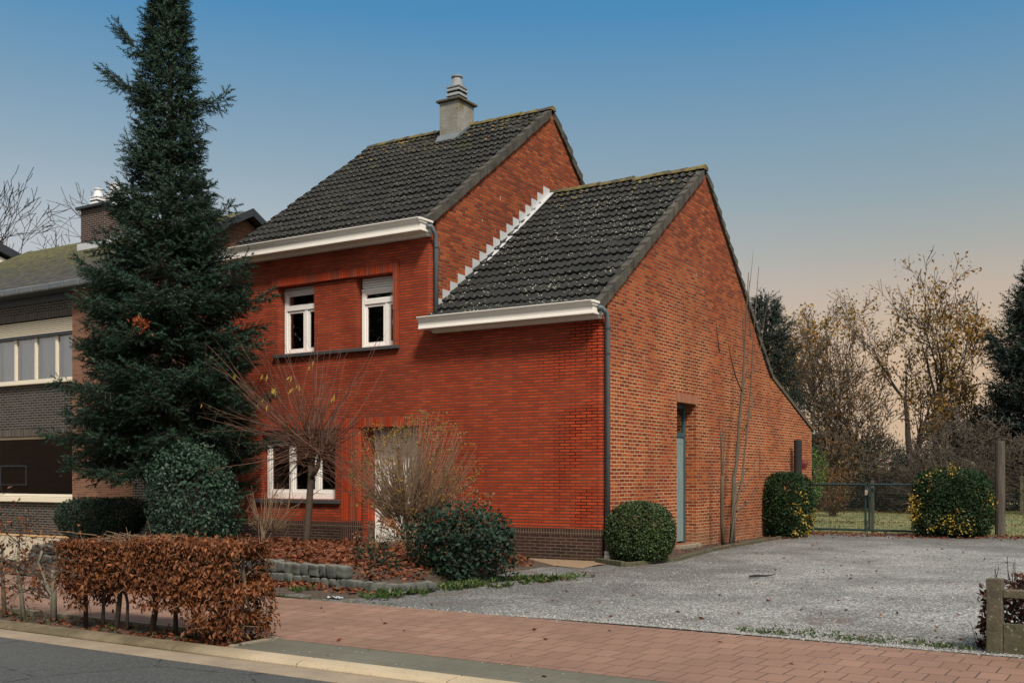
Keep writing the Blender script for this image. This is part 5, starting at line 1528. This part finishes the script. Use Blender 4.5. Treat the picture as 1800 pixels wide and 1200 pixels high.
for y0, z0, y1, z1, r in ((4.70, 1.56, 4.30, 2.75, .013), (4.74, 1.58, 4.62, 2.7, .011), (4.76, 1.56, 4.95, 2.75, .012), (4.74, 1.5, 4.85, 2.0, .01), (5.95, 3.40, 4.55, 4.15, .014), (4.57, 4.12, 4.05, 4.75, .009),
                          (5.95, 3.42, 6.35, 4.35, .012), (6.05, 4.4, 5.8, 5.6, .008), (6.10, 2.55, 7.35, 3.35, .014), (6.40, 3.7, 7.1, 4.35, .010), (7.1, 4.35, 7.6, 5.6, .007), (5.60, .75, 6.55, 1.05, .013), (6.55, 1.05, 7.1, 1.45, .010), (7.1, 1.45, 7.2, 2.5, .008),
                          (6.1, .95, 6.9, .80, .010), (6.9, .8, 7.5, 1.3, .008), (5.6, .55, 6.1, 1.0, .012), (5.9, 1.2, 6.7, 1.6, .010), (6.7, 1.6, 7.0, 2.4, .007), (4.70, 1.15, 4.05, 1.3, .008), (6.5, 4.6, 6.2, 5.9, .007), (6.3, 5.5, 6.7, 6.6, .006), (5.45, 1.5, 5.95, 2.1, .012)):
    p = np.array([.40, y0, z0]); d = np.array([rg.normal(.03, .05), y1-y0, z1-z0]); shoot(p, d, np.linalg.norm(d), r*1.5, .12, rg, True)
v, f = tubes(segs, 5); np_obj('twigs', v, f, M['bark_green'], gtree)

# ------------------------------------------------------------------ background trees and thicket
def bare_tree(name, base, label, seed, starts, opts, wood, leaf=None, cat='tree', leafjit=.25, group=None, split=.04):
    root = empty(name, base, label, cat, group)
    t_ = Tree(seed, **opts)
    for (dx, dy, d, L, r) in starts: t_.branch(np.array([base[0]+dx, base[1]+dy, base[2]-.1]), unit(np.array(d, float)), L, r)
    a = t_.wood(split, 9., 7)
    if a: np_obj('trunk', *a, M[wood], root, smooth=True)
    a = t_.wood(0., split, 3)
    if a: np_obj('branches', *a, M[wood], root)
    if leaf:
        lm, n, sz = leaf; T = np.array(t_.tips); rg = t_.r
        k = rg.integers(0, len(T), n)
        # leaves keep to clumps
        g = np.sin(T[k, 0]*1.7+seed)*np.sin(T[k, 2]*1.9)+rg.normal(0, .5, n); k = k[g > -.35]
        P = T[k, :3]+rg.normal(0, leafjit, (len(k), 3))
        v, f = leaves(P, rg.normal(0, 1, P.shape)+np.array([0, 0, -.5]), sz*rg.uniform(.6, 1.3, len(P)), .6, .2, .2, .5, rg)
        np_obj('crown', v, f, M[lm], root)
    return root
OA = dict(seg=.6, wander=.07, trop=.035, maxl=4, ratio=.60, spread=(22, 48), kids=(5., 3.2, 2.6, 2.2), start=.30, rr=.62, taper=.62, rmin=.014)
bare_tree('autumn_tree', (-2.7, 42, 0), 'tall multi-stemmed tree with thin golden autumn leaves behind the lawn', 131,
          [(-.5, 0, (-.06, 0, 1), 5.9, .26), (.05, .3, (.03, 0, 1), 6.5, .24), (.5, -.2, (.08, 0, 1), 6.0, .27), (.7, .1, (.30, .1, 1), 4.9, .15)], dict(OA, spread=(18, 40), ratio=.56), 'twig_dark', ('gold_leaf', 8000, .19))
bare_tree('autumn_tree', (-4.15, 40, 0), 'single dark curving trunk with sparse yellow leaves left of the tall autumn tree', 92, [(0, 0, (-.06, 0, 1), 5.9, .20)], dict(OA, wander=.10, start=.45), 'twig_dark', ('gold_leaf', 3600, .18))
OB = dict(OA, seg=.5, spread=(18, 42), wander=.09, kids=(5., 3.4, 2.8, 2.2), start=.22)
bare_tree('bare_tree', (-7.6, 36, 0), 'bushy upright tree with greenish stems and few rusty leaves just behind the low roof', 93, [(0, 0, (-.05, 0, 1), 4.5, .15), (.5, .2, (.12, 0, 1), 4.6, .14), (-.6, .3, (-.16, 0, 1), 4.2, .12), (.9, 0, (.2, .1, 1), 3.8, .1)], OB, 'bark_green', ('rust_leaf', 4600, .14))
bare_tree('bare_tree', (-5.6, 38, 0), 'slim tree with thinning brown foliage between the low roof and the tall autumn tree', 94, [(0, 0, (.05, 0, 1), 3.7, .14), (-.5, .2, (-.1, 0, 1), 3.5, .12), (.45, .1, (.18, 0, 1), 2.9, .1)], OB, 'twig_grey', ('rust_leaf', 2600, .13))
bare_tree('bare_tree', (.2, 43, 0), 'smaller brownish tree right of the tall autumn tree', 95, [(0, 0, (.08, 0, 1), 3.3, .14), (-.6, .2, (-.1, 0, 1), 3.0, .12), (.8, .2, (.22, 0, 1), 2.6, .1)], OB, 'twig_grey', ('rust_leaf', 3600, .14))
OC = dict(OA, seg=.42, wander=.17, trop=.0, spread=(30, 65), kids=(5., 3.4, 3.0, 2.4), ratio=.66, start=.3)
bare_tree('bare_tree', (1.0, 33, 0), 'wide spreading bare fruit tree with a dense grey tangle of twigs', 96, [(0, 0, (.1, 0, 1), 2.2, .16), (-.2, .1, (-.75, 0, .9), 2.3, .11), (.2, .1, (.7, .2, 1.), 2.1, .11), (-.3, 0, (-.4, -.3, 1.), 2.1, .1)], OC, 'twig_grey', None)
bare_tree('bare_tree', (-1.3, 31, 0), 'low arching bare tree in front of the dark thicket', 97, [(0, 0, (.2, 0, 1), 1.6, .10), (.1, .1, (.9, 0, .8), 1.7, .08), (-.2, .1, (-.8, 0, .8), 1.6, .08)], OC, 'twig_grey', None)
bare_tree('bare_tree', (4.2, 34, 0), 'bare knotty fruit tree in front of the ragged conifer', 98, [(0, 0, (.0, 0, 1), 1.9, .14), (-.1, .1, (-.8, 0, .9), 1.9, .1), (.2, .1, (.6, .2, 1.), 1.8, .1)], OC, 'twig_grey', None)
bare_tree('bare_tree', (-4.4, 30, 0), 'bare brown-leaved tree leaning out behind the rear corner of the house', 99, [(0, 0, (-.2, 0, 1), 2.1, .11), (.1, 0, (.35, 0, 1), 1.9, .09), (-.3, .1, (-.55, .1, 1), 1.8, .08)], dict(OC, maxl=4, spread=(25, 55)), 'bark_green', ('rust_leaf', 2600, .13))
# far bare trees on the left above the mossy roof
OD = dict(OA, seg=.8, wander=.10, trop=.03, kids=(5., 2.6, 2.2, 1.6), ratio=.56, rmin=.022, start=.35)
bare_tree('bare_tree', (-53.5, 25, 0), 'bare tree with forked limbs above the mossy roof at the left edge', 101, [(0, 0, (-.05, 0, 1), 10.4, .26), (.3, .3, (-.35, .1, 1), 9.4, .18)], OD, 'twig_dark', None)
bare_tree('bare_tree', (-50.3, 27, 0), 'bare tree with slanting limbs right of the forked one above the mossy roof', 102, [(0, 0, (.16, 0, 1), 9.4, .18)], OD, 'twig_dark', None)
bare_tree('bare_tree', (-58., 38, 0), 'faint thin bare tree beside the brick chimney on the left', 103, [(0, 0, (.0, 0, 1), 12.2, .16), (1., .3, (.12, .1, 1), 11.4, .12)], OD, 'twig_grey', None)

# dark wood behind everything: one mass
rg = np.random.default_rng(110)
n = 24000
P = np.stack([rg.uniform(-13, 15, n), rg.uniform(34.5, 39.5, n), np.zeros(n)], 1)
top = 3.3+.7*np.sin(P[:, 0]*.8+1)+.5*np.sin(P[:, 0]*2.1)-.9*np.clip((P[:, 0]+5.5)/2, 0, 1)*np.clip((1.5-P[:, 0])/3, 0, 1)
P[:, 2] = top*rg.uniform(0, 1, n)**.8
v1 = leaves(P, rg.normal(0, 1, P.shape), rg.uniform(.15, .42, n), .55, .2, .1, .6, rg)
tag(np_obj('thicket', *v1, M['thicket_leaf']), 'dark mass of undergrowth closing off the lawn', 'thicket', kind='stuff')
segs = []
for _ in range(3800):
    p = np.array([rg.uniform(-12, 14), rg.uniform(32.5, 36.), rg.uniform(.2, 2.6)]); d = unit(rg.normal(0, 1, 3)*np.array([1, .4, .6])+np.array([0, 0, .7])); q = p+d*rg.uniform(.4, 1.5)
    segs.append((*p, *q, .014, .007))
tag(np_obj('brushwood', *tubes(segs, 3), M['twig_grey']), 'tangle of bare brown twigs in front of the dark undergrowth', 'brushwood', kind='stuff')
# garden shrubs beyond the gate
leafy('bamboo_shrub', (-3.3, 22., 1.25), (1.05, .8, 1.35), 3600, .15, 'bamboo_leaf', 'fresh green upright shrub just past the rear corner of the house', seed=21, lump=.25, wid=.25, stems=5)
leafy('olive_shrub', (-2.5, 24., .95), (.7, .6, 1.05), 1500, .11, 'rust_leaf', 'pale olive shrub with a dark double trunk behind the left gate leaf', seed=22, lump=.25, wid=.25, stems=6, shell=.3)
leafy('conifer_shrub', (-2.1, 30., 1.5), (1.3, 1., 1.7), 3600, .16, 'dark_fir', 'deep green conifer shrub behind the middle of the gate', seed=23, lump=.35, wid=.22, stems=5)
vase('brown_hedge', (.8, 28.5, 0), 'wide brown bank of bare twiggy shrubs behind the right gate leaf', 'hedge', 111, (.8, 28.6, 1.1), (2.6, .9, 1.5), 700, 40, 900, 'twig_grey', r0=.02, r1=.006, zlo=.05, leafs=('thicket_leaf', 2600, .11))
leafy('evergreen_shrub', (5.6, 31., 1.2), (2.2, 1.2, 1.5), 4200, .15, 'thicket_leaf', 'dark evergreen shrub behind the thick weathered post', seed=25, lump=.35, stems=5)
shd = empty('animal_shed', (.9, 30.6, 0), 'small low shed with a pale curved roof half lost in the brown twigs', 'shed')
MB().box(.35, 1.5, 30.6, 31.4, 0, 1.85).build('wall', M['post_wood'], shd)
MB().prism([(.2, 1.86)]+[(.85-.65*math.cos(a), 1.86+.42*math.sin(a)) for a in np.linspace(.15, math.pi-.15, 9)]+[(1.5, 1.86)], 1, 30.4, 31.5).build('roof', M['old_concrete'], shd)

# ------------------------------------------------------------------ leaf litter, ground cover, small things
rg = np.random.default_rng(121)
def litter(n, fx, size, z, name, label, mat='litter_leaf'):
    P = fx(n); n = len(P)
    D = rg.normal(0, 1, (n, 3))*np.array([1, 1, .25])
    v, f = leaves(P, D, size*rg.uniform(.6, 1.3, n), .5, .18, 0, .15, rg)
    tag(np_obj(name, v, f, M[mat]), label, 'leaves', kind='stuff')
def f_bed(n):
    x = rg.uniform(-8.7, -.45, n); y = rg.uniform(-5.75, -1.5, n)
    ok = y > wall_y(x)+.06; x, y = x[ok], y[ok]
    return np.stack([x, y, hgard(x, y)+rg.uniform(.008, .05, len(x))], 1)
litter(13000, f_bed, .095, 0, 'leaf_litter', 'red-brown fallen leaves covering the front garden bed')
def f_verge(n):
    x = np.concatenate([rg.uniform(-6, 1.35, n*2//3), rg.uniform(-.2, 1.38, n//3)]); y = rg.uniform(-9.95, -9.5, len(x))
    return np.stack([x, y, hsoil(x, y)+rg.uniform(.008, .03, len(x))], 1)
litter(1100, f_verge, .055, 0, 'leaf_litter', 'brown fallen leaves on the soil under the beech hedge')
def f_front(n):
    x = np.concatenate([rg.uniform(-4.5, .3, n//2), rg.normal(-2.1, .45, n-n//2)]); y = wall_y(x)-rg.uniform(.10, .45, len(x))
    return np.stack([x, y, hgard(x, y)+rg.uniform(.01, .05, len(x))], 1)
litter(800, f_front, .085, 0, 'leaf_litter', 'drift of red leaves at the foot of the cobble wall')
def f_gate(n):
    x = np.concatenate([rg.uniform(2.9, 8.5, n*2//3), rg.uniform(.3, 3., n//3)]); y = rg.normal(10.6, .45, len(x)); y = np.where(x > 4, y+.6, y)
    return np.stack([x, y, .045+rg.uniform(.0, .03, len(x))], 1)
litter(1500, f_gate, .075, 0, 'leaf_litter', 'brown leaves lying below the gate and the barrel shaped bush')
def f_gbed(n):
    y = rg.uniform(.2, 10.5, n); x = rg.uniform(.02, .95, n); return np.stack([x, y, .05+rg.uniform(.0, .03, n)], 1)
litter(420, f_gbed, .05, 0, 'leaf_litter', 'brown leaf scraps along the foot of the gable')
def f_drive(n):
    x = rg.uniform(.6, 9., n); y = rg.uniform(-6.8, 9., n); return np.stack([x, y, hgrav(x, y)+.018], 1)
litter(240, f_drive, .055, 0, 'leaf_litter', 'single fallen leaves dotted over the gravel drive')
def f_pave(n):
    x = rg.uniform(-4, 9., n); y = rg.uniform(-10., -6.95, n); return np.stack([x, y, np.full(n, .006)], 1)
litter(42, f_pave, .05, 0, 'leaf_litter', 'few stray leaves on the red pavement')
def f_lawn(n):
    x = rg.uniform(-6, 14, n); y = np.where(rg.uniform(size=n) < .5, rg.normal(18, .8, n), rg.normal(28., 1.2, n)); return np.stack([x, y, np.full(n, .06)], 1)
litter(1600, f_lawn, .10, 0, 'leaf_litter', 'brown leaves in bands across the lawn', 'rust_leaf')

def tufts(name, label, P, mat, k, ln, wid, spread=.5, kind='stuff', cat='ground cover'):
    Q = np.repeat(P, k, 0)+rg.normal(0, .02, (len(P)*k, 3))*np.array([1, 1, 0])
    D = rg.normal(0, spread, Q.shape); D[:, 2] = rg.uniform(.35, 1., len(Q))
    v, f = leaves(Q, D, ln*rg.uniform(.5, 1.3, len(Q)), wid, .15, 0, .1, rg)
    return tag(np_obj(name, v, f, M[mat]), label, cat, kind=kind)
a = np.stack([rg.uniform(-1.3, .55, 90), rg.uniform(-6.55, -6.0, 90), np.zeros(90)], 1)
a = a[(a[:, 1] < wall_y(a[:, 0])-.14) & (np.sin(a[:, 0]*9)+np.sin(a[:, 0]*4.3+1) > .1)]
s_ = rg.uniform(0, 1, 620); b = np.stack([.18+.62*s_**1.2+rg.normal(0, .17, 620)-.2*(s_ < .3), -6.1+3.3*s_+rg.normal(0, .2, 620), np.zeros(620)], 1)
b = b[np.sin(b[:, 0]*8.)+np.sin(b[:, 1]*5.)+rg.normal(0, .5, 620) > .0]
P = np.concatenate([a, b]); P[:, 2] = .012
tufts('ground_cover', 'leafy green ground cover edging the front garden along the gravel', P, 'cover_leaf', 6, .085, .45, .8)
P = np.stack([rg.uniform(4.9, 7.1, 240), -6.82+np.abs(rg.normal(0, .22, 240)), np.full(240, .012)], 1)
tufts('weeds', 'small weeds in the gravel along the pavement edge', P, 'cover_leaf', 4, .035, .4, .8)
P = np.stack([rg.uniform(-3, .8, 90), rg.normal(-6.92, .03, 90), np.full(90, .004)], 1)
tufts('weeds', 'tufts of grass along the inner edge of the red pavement', P, 'cover_leaf', 5, .05, .12, .6)
P = np.stack([rg.uniform(-2.5, 1.2, 60), rg.uniform(-9.95, -9.55, 60), np.full(60, -.01)], 1)
tufts('weeds', 'sparse green weeds under the beech hedge', P, 'cover_leaf', 5, .045, .3, .7)
nG = 9000
P = np.stack([rg.uniform(-8, 16, nG), 11.6+22*rg.uniform(0, 1, nG)**1.4, np.full(nG, .01)], 1)
tufts('grass', 'short rough grass of the lawn behind the gate', P, 'grass_blade', 3, .085, .16, .5, cat='grass')
# mossy mound in front of the door
P, Nn, r = blob_points(1500, (-4.65, -1.35, .10), (.42, .16, .10), rg, .8, 2., .2)
P = P[P[:, 2] > .06]; Nn = unit(P-np.array([-4.65, -1.35, .05]))
v, f = leaves(P, Nn, rg.uniform(.6, 1.2, len(P))*.035, .4, .2, 0, .7, rg)
tag(np_obj('moss_cushion', v, f, M['moss'], base=(-4.65, -1.35, .1)), 'low dark green mossy cushion among the leaves before the door step', 'moss')
# crumpled wrapper on the pavement edge and a stick on the gravel
rgw = np.random.default_rng(5)
gx, gy = np.meshgrid(np.linspace(-.09, .09, 9), np.linspace(-.05, .05, 6)); gz = np.abs(rgw.normal(.012, .010, gx.shape))
V = np.stack([gx-.24, gy-6.72, gz+.012], -1).reshape(-1, 3); i = (np.arange(5)[:, None]*9+np.arange(8)[None]).ravel()
tag(np_obj('wrapper', V, np.stack([i, i+1, i+10, i+9], 1), M['foil'], base=(-.24, -6.72, .01)), 'crumpled silvery wrapper lying at the edge of the pavement', 'litter')
tag(MB().tube([(3.16, -1.42, .025), (3.24, -1.36, .035), (3.36, -1.22, .03), (3.46, -1.12, .045)], [.016, .022, .014, .005], 6).build('stick', M['twig_litter'], base=(3.2, -1.38, .03)), 'short dark stick lying on the gravel drive', 'stick')

# repeats share a group
GROUPS = {'bare_tree': 'bare trees in the background', 'autumn_tree': 'autumn trees behind the lawn', 'conifer_tree': 'dark conifers in the background', 'hedge_plant': 'sparse beech plants along the kerb',
          'wooden_post': 'wooden posts by the gate', 'variegated_bush': 'variegated bushes beside the gate', 'dry_hydrangea': 'dry hydrangeas in the front garden', 'bare_shrub': 'bare shrubs in the front garden',
          'evergreen_shrub': 'evergreen shrubs'}
for o in bpy.data.objects:
    k = o.name.split('.')[0]
    if o.parent is None and k in GROUPS: o['group'] = GROUPS[k]
